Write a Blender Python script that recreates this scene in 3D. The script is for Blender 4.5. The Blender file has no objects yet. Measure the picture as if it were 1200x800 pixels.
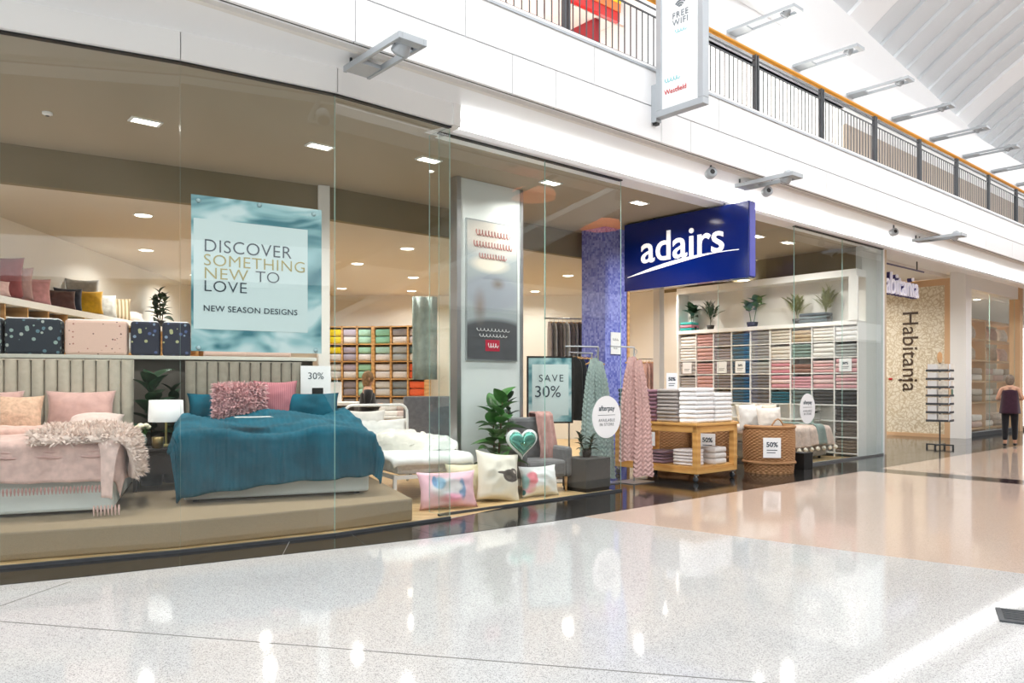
import bpy, bmesh, math, random
from mathutils import Vector, Matrix, Euler, noise
random.seed(7)
C = bpy.context.scene.collection
R = math.radians
# ---------------------------------------------------------------- camera, world, exposure
scene = bpy.context.scene
cam_d = bpy.data.cameras.new('camera'); cam = bpy.data.objects.new('camera', cam_d); C.objects.link(cam)
cam.location = (0, 0, 1.5); cam.rotation_euler = (R(90), 0, 0)
cam_d.sensor_width = 36; cam_d.lens = 27.0; cam_d.shift_y = 0.0417; cam_d.clip_end = 300; cam_d.clip_start = .05
scene.camera = cam
wd = bpy.data.worlds.new('world'); scene.world = wd; wd.use_nodes = True
bg = wd.node_tree.nodes['Background']; bg.inputs[0].default_value = (.985, .99, 1, 1); bg.inputs[1].default_value = 2.3
vs = scene.view_settings; vs.view_transform = 'Standard'; vs.look = 'None'; vs.gamma = 1; vs.use_curve_mapping = False
vs.exposure = 0.35
scene.cycles.transparent_max_bounces = 24; scene.cycles.max_bounces = 8; scene.cycles.diffuse_bounces = 4
scene.cycles.glossy_bounces = 4; scene.cycles.caustics_reflective = False; scene.cycles.caustics_refractive = False
scene.cycles.sample_clamp_indirect = 6
LAMP_W = 22.0           # power of one shop downlight
# ---------------------------------------------------------------- frames (metres). F: along the shop front, B: the bed display
A = R(41); CA, SA = math.cos(A), math.sin(A); PX, PY = -.69, 8.84
def W(s, w, z=0): return Vector((PX+s*CA-w*SA, PY+s*SA+w*CA, z))
B = R(22); CB, SB = math.cos(B), math.sin(B)
def WB(u, v, z=0): return Vector((-3.44+u*CB-v*SB, 8.04+u*SB+v*CB, z))
# ---------------------------------------------------------------- materials
def lin(h):
    h = h.lstrip('#'); c = [int(h[i:i+2], 16)/255 for i in (0, 2, 4)]
    return tuple(x/12.92 if x <= .04045 else ((x+.055)/1.055)**2.4 for x in c)
MATS = {}
def mat(name, hx, rough=.6, metal=0, var=None, bump=None, emit=0, sheen=0, spec=.5, stretch=None, hx2=None):
    """var=(scale, amount) colour mottling, bump=(scale, strength) fine relief"""
    if name in MATS: return MATS[name]
    m = bpy.data.materials.new(name); m.use_nodes = True; nt = m.node_tree; N = nt.nodes; L = nt.links
    p = N['Principled BSDF']; c = lin(hx); p.inputs['Base Color'].default_value = (*c, 1)
    p.inputs['Roughness'].default_value = rough; p.inputs['Metallic'].default_value = metal
    p.inputs['Specular IOR Level'].default_value = spec
    if sheen: p.inputs['Sheen Weight'].default_value = sheen
    if emit:
        p.inputs['Emission Color'].default_value = (*c, 1); p.inputs['Emission Strength'].default_value = emit
    if var or bump:
        tc = N.new('ShaderNodeTexCoord'); mp = N.new('ShaderNodeMapping'); L.new(tc.outputs['Object'], mp.inputs[0])
        if stretch: mp.inputs['Scale'].default_value = stretch
    if var:
        n = N.new('ShaderNodeTexNoise'); n.inputs['Scale'].default_value = var[0]; n.inputs['Detail'].default_value = 4; L.new(mp.outputs[0], n.inputs[0])
        r = N.new('ShaderNodeValToRGB'); a = var[1]
        c2 = lin(hx2) if hx2 else tuple(min(1, x*(1+a)) for x in c); c1 = c if hx2 else tuple(x*(1-a) for x in c)
        r.color_ramp.elements[0].position = .35; r.color_ramp.elements[1].position = .65
        r.color_ramp.elements[0].color = (*c1, 1); r.color_ramp.elements[1].color = (*c2, 1)
        L.new(n.outputs[0], r.inputs[0]); L.new(r.outputs[0], p.inputs['Base Color'])
    if bump:
        n = N.new('ShaderNodeTexNoise'); n.inputs['Scale'].default_value = bump[0]; L.new(mp.outputs[0], n.inputs[0])
        b = N.new('ShaderNodeBump'); b.inputs['Strength'].default_value = bump[1]; b.inputs['Distance'].default_value = .01
        L.new(n.outputs[0], b.inputs['Height']); L.new(b.outputs[0], p.inputs['Normal'])
    MATS[name] = m; return m
def fabric(hx, var=.12): return mat('fabric_'+hx, hx, .9, var=(14, var), bump=(60, .25), sheen=.25, spec=.2)
def glass_mat(name, tint, boost=1.0):
    m = bpy.data.materials.new(name); m.use_nodes = True; nt = m.node_tree; N = nt.nodes; L = nt.links; N.clear()
    o = N.new('ShaderNodeOutputMaterial'); t = N.new('ShaderNodeBsdfTransparent'); g = N.new('ShaderNodeBsdfGlossy'); mx = N.new('ShaderNodeMixShader')
    t.inputs[0].default_value = (*tint, 1); g.inputs['Roughness'].default_value = 0; g.inputs[0].default_value = (1, 1, 1, 1)
    lw = N.new('ShaderNodeLayerWeight'); lw.inputs[0].default_value = .5
    pw = N.new('ShaderNodeMath'); pw.operation = 'POWER'; pw.inputs[1].default_value = 5; L.new(lw.outputs['Facing'], pw.inputs[0])
    ma = N.new('ShaderNodeMath'); ma.operation = 'MULTIPLY_ADD'; ma.inputs[1].default_value = .96*boost; ma.inputs[2].default_value = .04*boost; L.new(pw.outputs[0], ma.inputs[0])
    L.new(ma.outputs[0], mx.inputs[0]); L.new(t.outputs[0], mx.inputs[1]); L.new(g.outputs[0], mx.inputs[2]); L.new(mx.outputs[0], o.inputs[0])
    return m
GLASS = glass_mat('clear_glass', (.965, .985, .98))
GEDGE = mat('glass_edge', '#a9cfc6', .25, spec=.6)
def speckle(name, hx, hxd, rough, scale=220, thr=.24):
    m = bpy.data.materials.new(name); m.use_nodes = True; nt = m.node_tree; N = nt.nodes; L = nt.links
    p = N['Principled BSDF']; p.inputs['Roughness'].default_value = rough; p.inputs['IOR'].default_value = 1.55
    tc = N.new('ShaderNodeTexCoord'); v = N.new('ShaderNodeTexVoronoi'); v.inputs['Scale'].default_value = scale; L.new(tc.outputs['Object'], v.inputs[0])
    n = N.new('ShaderNodeTexNoise'); n.inputs['Scale'].default_value = 60; n.inputs['Detail'].default_value = 6; L.new(tc.outputs['Object'], n.inputs[0])
    r = N.new('ShaderNodeValToRGB'); r.color_ramp.elements[0].position = thr-.12; r.color_ramp.elements[1].position = thr+.1
    r.color_ramp.elements[0].color = (*lin(hxd), 1); r.color_ramp.elements[1].color = (*lin(hx), 1)
    sx = N.new('ShaderNodeSeparateColor'); L.new(v.outputs['Color'], sx.inputs[0]); L.new(sx.outputs[0], r.inputs[0])
    mx = N.new('ShaderNodeMixRGB'); mx.blend_type = 'MULTIPLY'; mx.inputs[0].default_value = .28; L.new(r.outputs[0], mx.inputs[1]); L.new(n.outputs['Fac'], mx.inputs[2])
    L.new(mx.outputs[0], p.inputs['Base Color']); MATS[name] = m; return m
def pattern(name, base, cols, scale, size=.3):
    """printed cloth: scattered spots in several colours on a base colour"""
    m = bpy.data.materials.new(name); m.use_nodes = True; nt = m.node_tree; N = nt.nodes; L = nt.links
    p = N['Principled BSDF']; p.inputs['Roughness'].default_value = .85
    tc = N.new('ShaderNodeTexCoord'); v = N.new('ShaderNodeTexVoronoi'); v.inputs['Scale'].default_value = scale; L.new(tc.outputs['Object'], v.inputs[0])
    cr = N.new('ShaderNodeValToRGB'); cr.color_ramp.interpolation = 'CONSTANT'
    e = cr.color_ramp.elements; e[0].color = (*lin(cols[0]), 1)
    for i, h in enumerate(cols[1:]):
        x = e[1] if i == 0 else e.new((i+1)/len(cols)); x.position = (i+1)/len(cols); x.color = (*lin(h), 1)
    sx = N.new('ShaderNodeSeparateColor'); L.new(v.outputs['Color'], sx.inputs[0]); L.new(sx.outputs[0], cr.inputs[0])
    lt = N.new('ShaderNodeMath'); lt.operation = 'LESS_THAN'; lt.inputs[1].default_value = size; L.new(v.outputs['Distance'], lt.inputs[0])
    mx = N.new('ShaderNodeMixRGB'); mx.inputs[1].default_value = (*lin(base), 1); L.new(lt.outputs[0], mx.inputs[0]); L.new(cr.outputs[0], mx.inputs[2])
    L.new(mx.outputs[0], p.inputs['Base Color']); MATS[name] = m; return m
def stripes(name, a, b, scale, axis='X', dist=0, rough=.6, detail=2):
    m = bpy.data.materials.new(name); m.use_nodes = True; nt = m.node_tree; N = nt.nodes; L = nt.links
    p = N['Principled BSDF']; p.inputs['Roughness'].default_value = rough
    tc = N.new('ShaderNodeTexCoord'); w = N.new('ShaderNodeTexWave'); w.bands_direction = axis; w.inputs['Scale'].default_value = scale
    w.inputs['Distortion'].default_value = dist; w.inputs['Detail'].default_value = detail; L.new(tc.outputs['Object'], w.inputs[0])
    r = N.new('ShaderNodeValToRGB'); r.color_ramp.elements[0].color = (*lin(a), 1); r.color_ramp.elements[1].color = (*lin(b), 1)
    L.new(w.outputs['Fac'], r.inputs[0]); L.new(r.outputs[0], p.inputs['Base Color']); MATS[name] = m; return m
WHITE = mat('white_paint', '#f4f4f2', .55, spec=.3); WALLW = mat('shop_wall_white', '#e9e6e0', .7, spec=.3)
PANELW = mat('white_panel', '#f6f7f8', .35, spec=.4); GAP = mat('joint_grey', '#6a6a66', .8)
TERR = speckle('white_terrazzo', '#d3d3d2', '#9a9a99', .06); BEIGE = speckle('beige_terrazzo', '#d3beaf', '#b8a395', .085, 260)
DARKT = mat('dark_stone', '#262524', .1, spec=.4, var=(9, .25)); TIMBER = stripes('timber_floor', '#c9a877', '#d8bb8e', 1.6, 'Y', 2.5, .35)
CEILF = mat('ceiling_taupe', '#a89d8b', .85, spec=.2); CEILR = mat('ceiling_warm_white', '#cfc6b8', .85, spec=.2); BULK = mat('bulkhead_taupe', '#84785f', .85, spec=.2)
CARPET = mat('beige_carpet', '#96866f', .95, var=(180, .12), bump=(300, .3), spec=.1); STEEL = mat('brushed_steel', '#b9bdc1', .35, 1); ALU = mat('grey_aluminium', '#aeb4b9', .4, .3)
DGREY = mat('dark_grey_metal', '#4a4e52', .45, .3); BLACK = mat('black_plastic', '#161617', .5); WOOD = stripes('honey_wood', '#c8934f', '#d9a964', 3, 'Z', 3, .45)
OAK = stripes('oak_wood', '#b98b55', '#cfa56f', 3, 'Z', 3, .5); RAILW = mat('handrail_wood', '#d9952e', .4); BLUE = mat('sign_blue', '#041f6e', .12, spec=.6); NAVYE = mat('sign_blue_edge', '#5a5fc0', .35)
INK = mat('ink_dark', '#3b4a55', .7); GOLD = mat('gold_foil', '#b9ab6c', .4, .3); LETW = mat('letter_white', '#ffffff', .4, emit=.35); PAPER = mat('white_card', '#f2f4f6', .6)
LEAF = mat('leaf_green', '#3a6e30', .4, var=(5, .3)); LEAFD = mat('leaf_dark', '#20402a', .45, var=(5, .3)); LEAFL = mat('leaf_olive', '#6d7247', .5, var=(5, .3)); STEM = mat('stem_brown', '#5b4a33', .8); POTB = mat('pot_black', '#22211f', .5)
LAMPG = mat('lamp_glow', '#fff6e6', .5, emit=9); WHITEMETAL = mat('white_enamel', '#f1f3f4', .3)
SKIN = mat('skin', '#c99a80', .6)
# ---------------------------------------------------------------- mesh builder
class MB:
    def __init__(s): s.v = []; s.f = []; s.m = []
    def add(s, vs, fs, mi=0, M=None):
        o = len(s.v); s.v += [tuple(M @ Vector(p)) for p in vs] if M else [tuple(p) for p in vs]
        for f in fs: s.f.append(tuple(i+o for i in f)); s.m.append(mi)
        return s
    def box(s, x0, x1, y0, y1, z0, z1, mi=0, M=None):
        v = [(x, y, z) for z in (z0, z1) for y in (y0, y1) for x in (x0, x1)]
        return s.add(v, [(0, 2, 3, 1), (4, 5, 7, 6), (0, 1, 5, 4), (2, 6, 7, 3), (0, 4, 6, 2), (1, 3, 7, 5)], mi, M)
    def prism(s, poly, z0, z1, mi=0, M=None):
        n = len(poly); v = [(x, y, z0) for x, y in poly]+[(x, y, z1) for x, y in poly]
        a = sum(poly[i][0]*poly[(i+1) % n][1]-poly[(i+1) % n][0]*poly[i][1] for i in range(n))
        f = [tuple(range(n))[::-1], tuple(range(n, 2*n))]+[(i, (i+1) % n, n+(i+1) % n, n+i) for i in range(n)]
        if a < 0: f = [q[::-1] for q in f]
        return s.add(v, f, mi, M)
    def tube(s, pts, r, n=8, mi=0, closed=False, M=None, cap=True):
        P = [Vector(p) for p in pts]; rr = r if isinstance(r, (list, tuple)) else [r]*len(P); V = []; F = []; up = None
        for i, p in enumerate(P):
            t = (P[(i+1) % len(P)] if closed or i+1 < len(P) else p)-(P[i-1] if closed or i else p)
            t = t.normalized() if t.length > 1e-9 else Vector((0, 0, 1))
            if up is None: up = Vector((0, 0, 1)) if abs(t.z) < .9 else Vector((1, 0, 0))
            a = t.cross(up)
            if a.length < 1e-4: a = t.orthogonal()
            a.normalize(); b = a.cross(t).normalized(); up = b
            V += [p+(a*math.cos(2*math.pi*k/n)+b*math.sin(2*math.pi*k/n))*rr[i] for k in range(n)]
        m = len(P)
        for i in range(m if closed else m-1):
            j = (i+1) % m
            F += [(i*n+k, j*n+k, j*n+(k+1) % n, i*n+(k+1) % n) for k in range(n)]
        if cap and not closed: F += [tuple(range(n)), tuple(range((m-1)*n, m*n))[::-1]]
        return s.add(V, F, mi, M)
    def lathe(s, prof, n=24, mi=0, M=None, cap=True):
        V = [(r*math.cos(2*math.pi*k/n), r*math.sin(2*math.pi*k/n), z) for r, z in prof for k in range(n)]; m = len(prof)
        F = [(i*n+k, i*n+(k+1) % n, (i+1)*n+(k+1) % n, (i+1)*n+k) for i in range(m-1) for k in range(n)]
        if cap: F += [tuple(range(n))[::-1], tuple(range((m-1)*n, m*n))]
        return s.add(V, F, mi, M)
    def grid(s, fn, nu, nv, wu=False, mi=0, M=None):
        V = [fn(i/(nu if wu else nu-1), j/(nv-1)) for j in range(nv) for i in range(nu)]; F = []
        for j in range(nv-1):
            for i in range(nu if wu else nu-1):
                k = (i+1) % nu; F.append((j*nu+i, j*nu+k, (j+1)*nu+k, (j+1)*nu+i))
        return s.add(V, F, mi, M)
    def mesh(s, name, mats, smooth=False):
        me = bpy.data.meshes.new(name); me.from_pydata(s.v, [], s.f)
        for m in (mats if isinstance(mats, (list, tuple)) else [mats]): me.materials.append(m)
        if any(s.m): me.polygons.foreach_set('material_index', s.m)
        if smooth: me.polygons.foreach_set('use_smooth', [True]*len(me.polygons))
        me.update(); return me
    def build(s, name, mats, parent=None, smooth=False, loc=None, rz=0, bev=0, sub=0, solid=0):
        return link(name, s.mesh(name, mats, smooth), parent, loc, rz, bev, sub, solid)
def link(name, me, parent=None, loc=None, rz=0, bev=0, sub=0, solid=0, rot=None, sc=None):
    o = bpy.data.objects.new(name, me); C.objects.link(o); o.parent = parent
    if loc is not None: o.location = loc
    if rot is not None: o.rotation_euler = rot
    elif rz: o.rotation_euler = (0, 0, rz)
    if sc is not None: o.scale = sc
    if solid: m = o.modifiers.new('solid', 'SOLIDIFY'); m.thickness = solid; m.offset = 0
    if bev: m = o.modifiers.new('bevel', 'BEVEL'); m.width = bev; m.segments = 2; m.limit_method = 'ANGLE'
    if sub: m = o.modifiers.new('sub', 'SUBSURF'); m.levels = sub; m.render_levels = sub
    return o
def tag(o, label, cat, group=None):
    o['label'] = label; o['category'] = cat
    if group: o['group'] = group
    return o
def thing(name, label, cat, loc, rz=0, group=None):
    o = bpy.data.objects.new(name, None); C.objects.link(o); o.location = loc; o.rotation_euler = (0, 0, rz); o.empty_display_size = .1
    return tag(o, label, cat, group)
def struct(o): o['kind'] = 'structure'; return o
def FS(mb, name, mats, **k): return struct(mb.build(name, mats, loc=(PX, PY, 0), rz=A, **k))       # structure in shop-front coordinates
def root(name, loc=(PX, PY, 0), rz=A):
    o = bpy.data.objects.new(name, None); C.objects.link(o); o.location = loc; o.rotation_euler = (0, 0, rz); return struct(o)
TXT = {}
def text_mesh(body, size, mat_, ext=.004, align='LEFT', bold=0, sx=1.0, mode='front', spacing=1.0):
    """lettering standing upright: x = reading direction, z up, facing -y"""
    cu = bpy.data.curves.new('t', 'FONT'); cu.body = body; cu.size = size; cu.extrude = ext; cu.align_x = align; cu.offset = bold; cu.resolution_u = 4; cu.space_character = spacing
    o = bpy.data.objects.new('t', cu); C.objects.link(o); bpy.context.view_layer.update()
    me = bpy.data.meshes.new_from_object(o.evaluated_get(bpy.context.evaluated_depsgraph_get()))
    C.objects.unlink(o); bpy.data.objects.remove(o); bpy.data.curves.remove(cu)
    for v in me.vertices: x, y, z = v.co; v.co = (x*sx, -z, y)
    me.materials.clear(); me.materials.append(mat_); return me
def text(body, size, m, parent, loc, name='lettering', rot=None, **k):
    return link(name, text_mesh(body, size, m, **k), parent, loc, rot=rot)
ORD = ['first', 'second', 'third', 'fourth', 'fifth', 'sixth', 'seventh', 'eighth', 'ninth', 'tenth', 'eleventh', 'twelfth', 'thirteenth', 'fourteenth', 'fifteenth', 'sixteenth', 'seventeenth', 'eighteenth', 'nineteenth', 'twentieth']
def fz(v, k=1.0, seed=0): return noise.noise(Vector(v)*k+Vector((seed*7.3, seed*3.1, seed*1.7)))

def scribble(parent, c, wid, hei, m, n=4, axis='y'):
    """a line of handwriting too small to read: one looping stroke"""
    pts = []
    for i in range(n*6+1):
        t = i/(n*6); x = (t-.5)*wid+.25*wid/n*math.cos(i*2*math.pi/6); z = hei*.5*math.sin(i*2*math.pi/6)*(.45+.55*abs(math.sin(i*1.7)))
        pts.append((c[0]+x, c[1], c[2]+z) if axis == 'y' else (c[0], c[1]-x, c[2]+z))
    return MB().tube(pts, max(.0015, hei*.06), 5, cap=False).build('handwriting', m, parent)
# ================================================================ SETTING
# ---------------------------------------------------------------- floor
floor = struct(MB().box(-40, 70, -25, 70, -.12, 0).build('floor', TERR))
def fpoly(name, pts, m, z=.003):
    return MB().prism([tuple(W(s, w).xy) for s, w in pts], -.001, z).build(name, m, floor)
fpoly('beige_terrazzo', [(1.05, -1.1), (1.77, -5.2), (3.3, -15.5), (8.0, -15.5), (8.0, -1.1)], BEIGE)
fpoly('beige_terrazzo', [(8.6, -1.1), (8.6, -15.5), (60, -15.5), (60, -1.1)], BEIGE)
fpoly('inlay_strip', [(8.0, -1.1), (8.0, -15.5), (8.6, -15.5), (8.6, -1.1)], DARKT)
def joint(a, b, t=.005):
    a, b = Vector(a), Vector(b); d = (b-a).normalized(); n = Vector((-d.y, d.x))*t
    MB().prism([tuple(a-n), tuple(b-n), tuple(b+n), tuple(a+n)], 0, .0012).build('joint', GAP, floor)
joint((-9.5, 6.25), (1.2, 3.875)); joint((1.2, 3.875), (4.6, 3.0)); joint((-3.62, 4.2), (-3.36, 5.84)); joint((-3.62, 4.2), (-4.2, 1.0))
def tile(p4):
    c = Vector((sum(p[0] for p in p4)/4, sum(p[1] for p in p4)/4)); q = []
    for p in p4:
        d = Vector(p)-c; q.append(tuple(c+d*(1-.004/d.length)))
    MB().prism(q, -.001, .004).build('tile', DARKT, floor)
def along(poly, t):
    P = [Vector(p) for p in poly]; L = [(P[i+1]-P[i]).length for i in range(len(P)-1)]; d = t*sum(L)
    for i, l in enumerate(L):
        if d <= l+1e-9: return P[i].lerp(P[i+1], d/l)
        d -= l
    return P[-1]
O1 = [(-6.2, 4.95), (-3.8, 5.7), (-2.51, 6.46), (-.83, 7.46), W(-.1, -1.02).xy]
GL = [(-5.5, 5.75), (-4.15, 6.22), (-2.95, 6.82), (-1.75, 7.58), (-.69, 8.54)]
for i in range(9):
    a, b = i/9, (i+1)/9; tile([along(O1, a), along(O1, b), along(GL, b), along(GL, a)])
tile([W(-.1, -1.02).xy, W(.85, -1.1).xy, W(.85, 0).xy, Vector((-.69, 8.54))])
for s0, s1 in ((.85, 1.5), (1.5, 2.2), (2.2, 2.94), (7.66, 8.6), (8.6, 9.5), (9.5, 10.4), (10.4, 11.4)): tile([W(s0, -1.1).xy, W(s1, -1.1).xy, W(s1, 0).xy, W(s0, 0).xy])
for i in range(6):
    for j in range(6):
        s0, w0, ds, dw = 2.94+i*4.72/6, -1.1+j*.85, 4.72/6, .85; tile([W(s0, w0).xy, W(s0+ds, w0).xy, W(s0+ds, w0+dw).xy, W(s0, w0+dw).xy])
for i in range(19):
    for j in range(4): tile([W(11.4+i, -1.1+j*.9).xy, W(12.4+i, -1.1+j*.9).xy, W(12.4+i, -.2+j*.9).xy, W(11.4+i, -.2+j*.9).xy])
MB().prism([(-6, 5.85), (-4.1, 6.3), (-2.9, 6.9), (-1.7, 7.66), (-.7, 8.62), tuple(W(2.94, .03).xy), tuple(W(2.94, 14).xy), (-9, 22), (-9, 6)], -.001, .003).build('timber_floor', TIMBER, floor)
fpoly('timber_floor', [(2.94, 4), (10.3, 4), (10.3, 14), (2.94, 14)], TIMBER); fpoly('timber_floor', [(7.66, .03), (10.3, .03), (10.3, 4), (7.66, 4)], TIMBER)
mt = thing('floor_grate', 'dark slotted floor grate at the right edge of the white terrazzo', 'grate', (3.42, 4.85, 0), R(-28))
g = MB().box(-.3, .3, -.16, -.13, 0, .012).box(-.3, .3, .13, .16, 0, .012).box(-.3, -.27, -.13, .13, 0, .012).box(.27, .3, -.13, .13, 0, .012); g.build('frame', DGREY, mt)
for k in range(6): MB().box(-.27, .27, -.115+k*.042, -.095+k*.042, 0, .009).build('bar', DGREY, mt)
# ---------------------------------------------------------------- glass shop fronts
def pane(parent, a, b, z0=.03, z1=4.36, t=.0045, name='pane'):
    a, b = Vector(a), Vector(b); d = (b-a).normalized(); n = Vector((d.y, -d.x))*t; e = d*.004
    p = [a+e+n, b-e+n, b-e-n, a+e-n]; v = [(q.x, q.y, z) for z in (z0, z1) for q in p]
    mb = MB().add(v, [(0, 1, 5, 4), (2, 3, 7, 6)], 0).add(v, [(1, 2, 6, 5), (3, 0, 4, 7), (0, 3, 2, 1), (4, 5, 6, 7)], 1)
    return mb.build(name, [GLASS, GEDGE], parent)
w1 = root('window_1', (0, 0, 0), 0); w2 = root('window_2', (0, 0, 0), 0); w3 = root('window_3', (0, 0, 0), 0)
for i in range(4): pane(w1, GL[i], GL[i+1])
cor = Vector(GL[4]); pane(w1, cor, W(-.2, .17).xy)
for s0, s1 in ((-.19, 1.47), (1.47, 2.94)): pane(w2, W(s0, 0).xy, W(s1, 0).xy)
pane(w3, W(7.66, 1.6).xy, W(7.66, 0).xy); pane(w3, W(7.66, 0).xy, W(9.5, 0).xy); pane(w3, W(9.5, 0).xy, W(11.3, 0).xy)
def rail(parent, pts, z0, z1, hw, m, name):
    for i in range(len(pts)-1):
        a, b = Vector(pts[i]), Vector(pts[i+1]); d = (b-a).normalized(); n = Vector((d.y, -d.x))*hw
        MB().prism([tuple(a+n), tuple(b+n), tuple(b-n), tuple(a-n)], z0, z1).build(name, m, parent)
rail(w1, GL, 0, .03, .02, DGREY, 'floor_channel'); rail(w1, GL, 4.345, 4.36, .03, BLACK, 'head_channel')
rail(w2, [W(-.19, 0).xy, W(2.94, 0).xy], 0, .03, .02, DGREY, 'floor_channel'); rail(w2, [W(-.19, 0).xy, W(2.94, 0).xy], 4.345, 4.36, .03, BLACK, 'head_channel')
rail(w3, [W(7.66, 1.6).xy, W(7.66, 0).xy, W(11.3, 0).xy], 0, .04, .025, STEEL, 'floor_channel'); rail(w3, [W(7.66, 0).xy, W(11.3, 0).xy], 4.345, 4.36, .03, BLACK, 'head_channel')
# ---------------------------------------------------------------- head box over the curved window, fascia band, soffit, clad balcony front
hb = root('trim_1', (0, 0, 0), 0); rail(hb, GL, 4.36, 4.60, .07, WHITE, 'head_box')
MB().prism([tuple(cor+Vector((.05, -.08))), tuple(cor+Vector((.12, 0))), tuple(W(-.05, .12).xy), tuple(W(-.3, .12).xy)], 4.36, 4.6).build('head_box', WHITE, hb)
FS(MB().box(-.1, 60, 0, .2, 4.36, 4.60).box(-.1, 60, -.10, 0, 4.36, 4.385).box(-.1, 60, -.10, -.09, 4.385, 4.42), 'trim_2', PANELW)
def cove(s0, s1, power):      # LED strip added in the cornice over the glass to brighten the soffit
    t = thing('added_cove_light', 'added LED strip brightening the soffit %s' % ('above the second and third windows' if s0 < 1 else 'above the far shop'), 'light', W((s0+s1)/2, -.045, 4.388), A); h = (s1-s0)/2
    MB().box(-h, h, -.015, .015, 0, .006).build('led_strip', mat('led_glow', '#ffffff', .5, emit=2), t)
    l = bpy.data.lights.new('led_beam', 'AREA'); l.shape = 'RECTANGLE'; l.size = 2*h; l.size_y = .03; l.energy = power*2*h; l.color = (1, .99, .97)
    o = bpy.data.objects.new('led_beam', l); C.objects.link(o); o.parent = t; o.location = (0, 0, .012); o.rotation_euler = (R(180-28), 0, 0)
cove(-.05, 11.3, 7.0); cove(11.4, 40, 7.0)
FS(MB().box(-14, 60, -.93, 1.2, 4.60, 4.75), 'ceiling', PANELW)
FS(MB().box(-14, 60, -.86, -.80, 4.56, 4.60), 'trim_3', WALLW)
fas = root('wall_fascia'); MB().box(-14, 60, -.95, -.93, 4.58, 5.46).build('backing', mat('joint_dark', '#3a3a38', .9), fas)
lo = [-12.9, -11.1, -9.2, -7.4, -5.55, -3.68, -1.81, .06, .705, 2.575, 3.2, 5.03]+[6.9+1.87*k for k in range(28)]
up = [-13, -11.8, -9.9, -8.05, -6.2, -4.33, -2.45, -.565, 1.33, 2.58, 3.84]+[5.7+1.87*k for k in range(28)]
for row, z0, z1 in ((lo, 4.58, 4.987), (up, 5.003, 5.46)):
    for a, b in zip(row, row[1:]): MB().box(a+.006, b-.006, -.99, -.95, z0, z1).build('panel', PANELW, fas)
FS(MB().box(-14, 60, -1.0, -.6, 5.465, 5.5).box(-14, 60, -1.005, -1.0, 5.44, 5.468, 1), 'trim_4', [PANELW, ALU])
FS(MB().box(-14, 60, -.93, 9, 5.2, 5.46), 'floor_upper', WHITE)
# ---------------------------------------------------------------- balcony railing
rl = thing('balcony_railing', 'grey steel balcony railing with timber handrail on the upper level', 'railing', (PX, PY, 0), A)
MB().tube([(-13, -.9, 6.40), (60, -.9, 6.40)], .034, 10).build('handrail', RAILW, rl, True)
for z in (6.30, 6.20): MB().box(-13, 60, -.91, -.89, z-.008, z+.008).build('rail', DGREY, rl)
MB().box(-13, 60, -.91, -.89, 5.54, 5.565).build('rail', DGREY, rl)
pm = MB().box(-.045, -.02, -.03, .03, 0, .87).box(.02, .045, -.03, .03, 0, .87).box(-.05, .05, -.05, .05, 0, .012).mesh('post', DGREY)
for k in range(-7, 30): link('post', pm, rl, (.95+1.985*k, -.9, 5.5))
bm_ = MB().box(-.006, .006, -.006, .006, 0, .66).mesh('baluster', DGREY); rest = MB(); nb = 0
for i in range(-30, 520):
    s = .95+.113*i
    if abs(((s-.95+.99) % 1.985)-.99) < .06: continue
    if s > -2.5 and nb < 290: link('baluster', bm_, rl, (s, -.9, 5.55)); nb += 1
    else: rest.box(s-.006, s+.006, -.906, -.894, 5.55, 6.21)
ro = rest.build('baluster_run', DGREY, rl); ro['kind'] = 'stuff'
# ---------------------------------------------------------------- upper level shops, upper fascia, vault roof
PINKW = mat('pale_pink_ceiling', '#f0ddd2', .6); TAUPE = mat('taupe_cladding', '#b9aa9a', .6); RED = mat('sign_red', '#c8201e', .5); ORANGE = mat('sign_orange', '#f2793a', .5); DRED = mat('deep_red', '#8e1420', .6)
uw = root('wall_upper')
MB().box(-13, 60, 6, 6.2, 5.46, 8.2).build('back_wall', WHITE, uw)
MB().box(-13, 60, 1.65, 9, 8.2, 8.35).build('upper_ceiling', PANELW, uw); MB().box(-13, 60, 1.65, 1.75, 8.2, 9.4).build('upper_fascia', PANELW, uw)
for k in range(12): MB().box(13+2.4*k+.01, 15.4+2.4*k-.01, 1.6, 1.68, 5.46, 7.8).build('cladding_panel', TAUPE, uw)
MB().box(13, 42, 1.62, 1.7, 7.8, 8.2).build('transom', WHITE, uw)
sg = thing('upper_shop_sign', 'red and orange shop sign box on the upper level behind the railing', 'sign', W(0, 1.6, 7.7), A)
MB().box(-4, 4.75, 0, .08, 0, .16).build('red_band', RED, sg); MB().box(-4, 4.75, -.02, .08, .16, .5).build('orange_band', ORANGE, sg)
MB().lathe([(.14, 0), (.14, .03)], 20, M=Matrix.Translation((3.9, -.03, .33)) @ Matrix.Rotation(R(90), 4, 'X')).build('emblem', RED, sg); MB().box(4.4, 4.75, -.03, -.02, .3, .5).build('yellow_patch', mat('yellow_patch', '#f2d21a', .5), sg)
cp = thing('upper_shop_ceiling', 'pale pink panelled ceiling of the upper level shop', 'ceiling', W(0, 1.70, 7.70), A)
for k in range(-3, 6):
    for j in range(3): MB().box(k*.95+.008, k*.95+.942, j*1.1, j*1.1+1.09, 0, .05).build('panel', PINKW, cp)
tag(MB().box(4.3, 4.42, 1.75, 5.2, 5.46, 7.69).build('red_partition', DRED, loc=(PX, PY, 0), rz=A), 'deep red side wall of the upper level shop', 'partition')
tag(MB().box(4.85, 5.25, 1.2, 1.6, 5.46, 8.2).build('upper_column', WHITE, loc=(PX, PY, 0), rz=A), 'square white column beside the red upper shop sign', 'column')
Uo = W(15.5, 2.15); UA = A+R(5.4)
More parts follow.
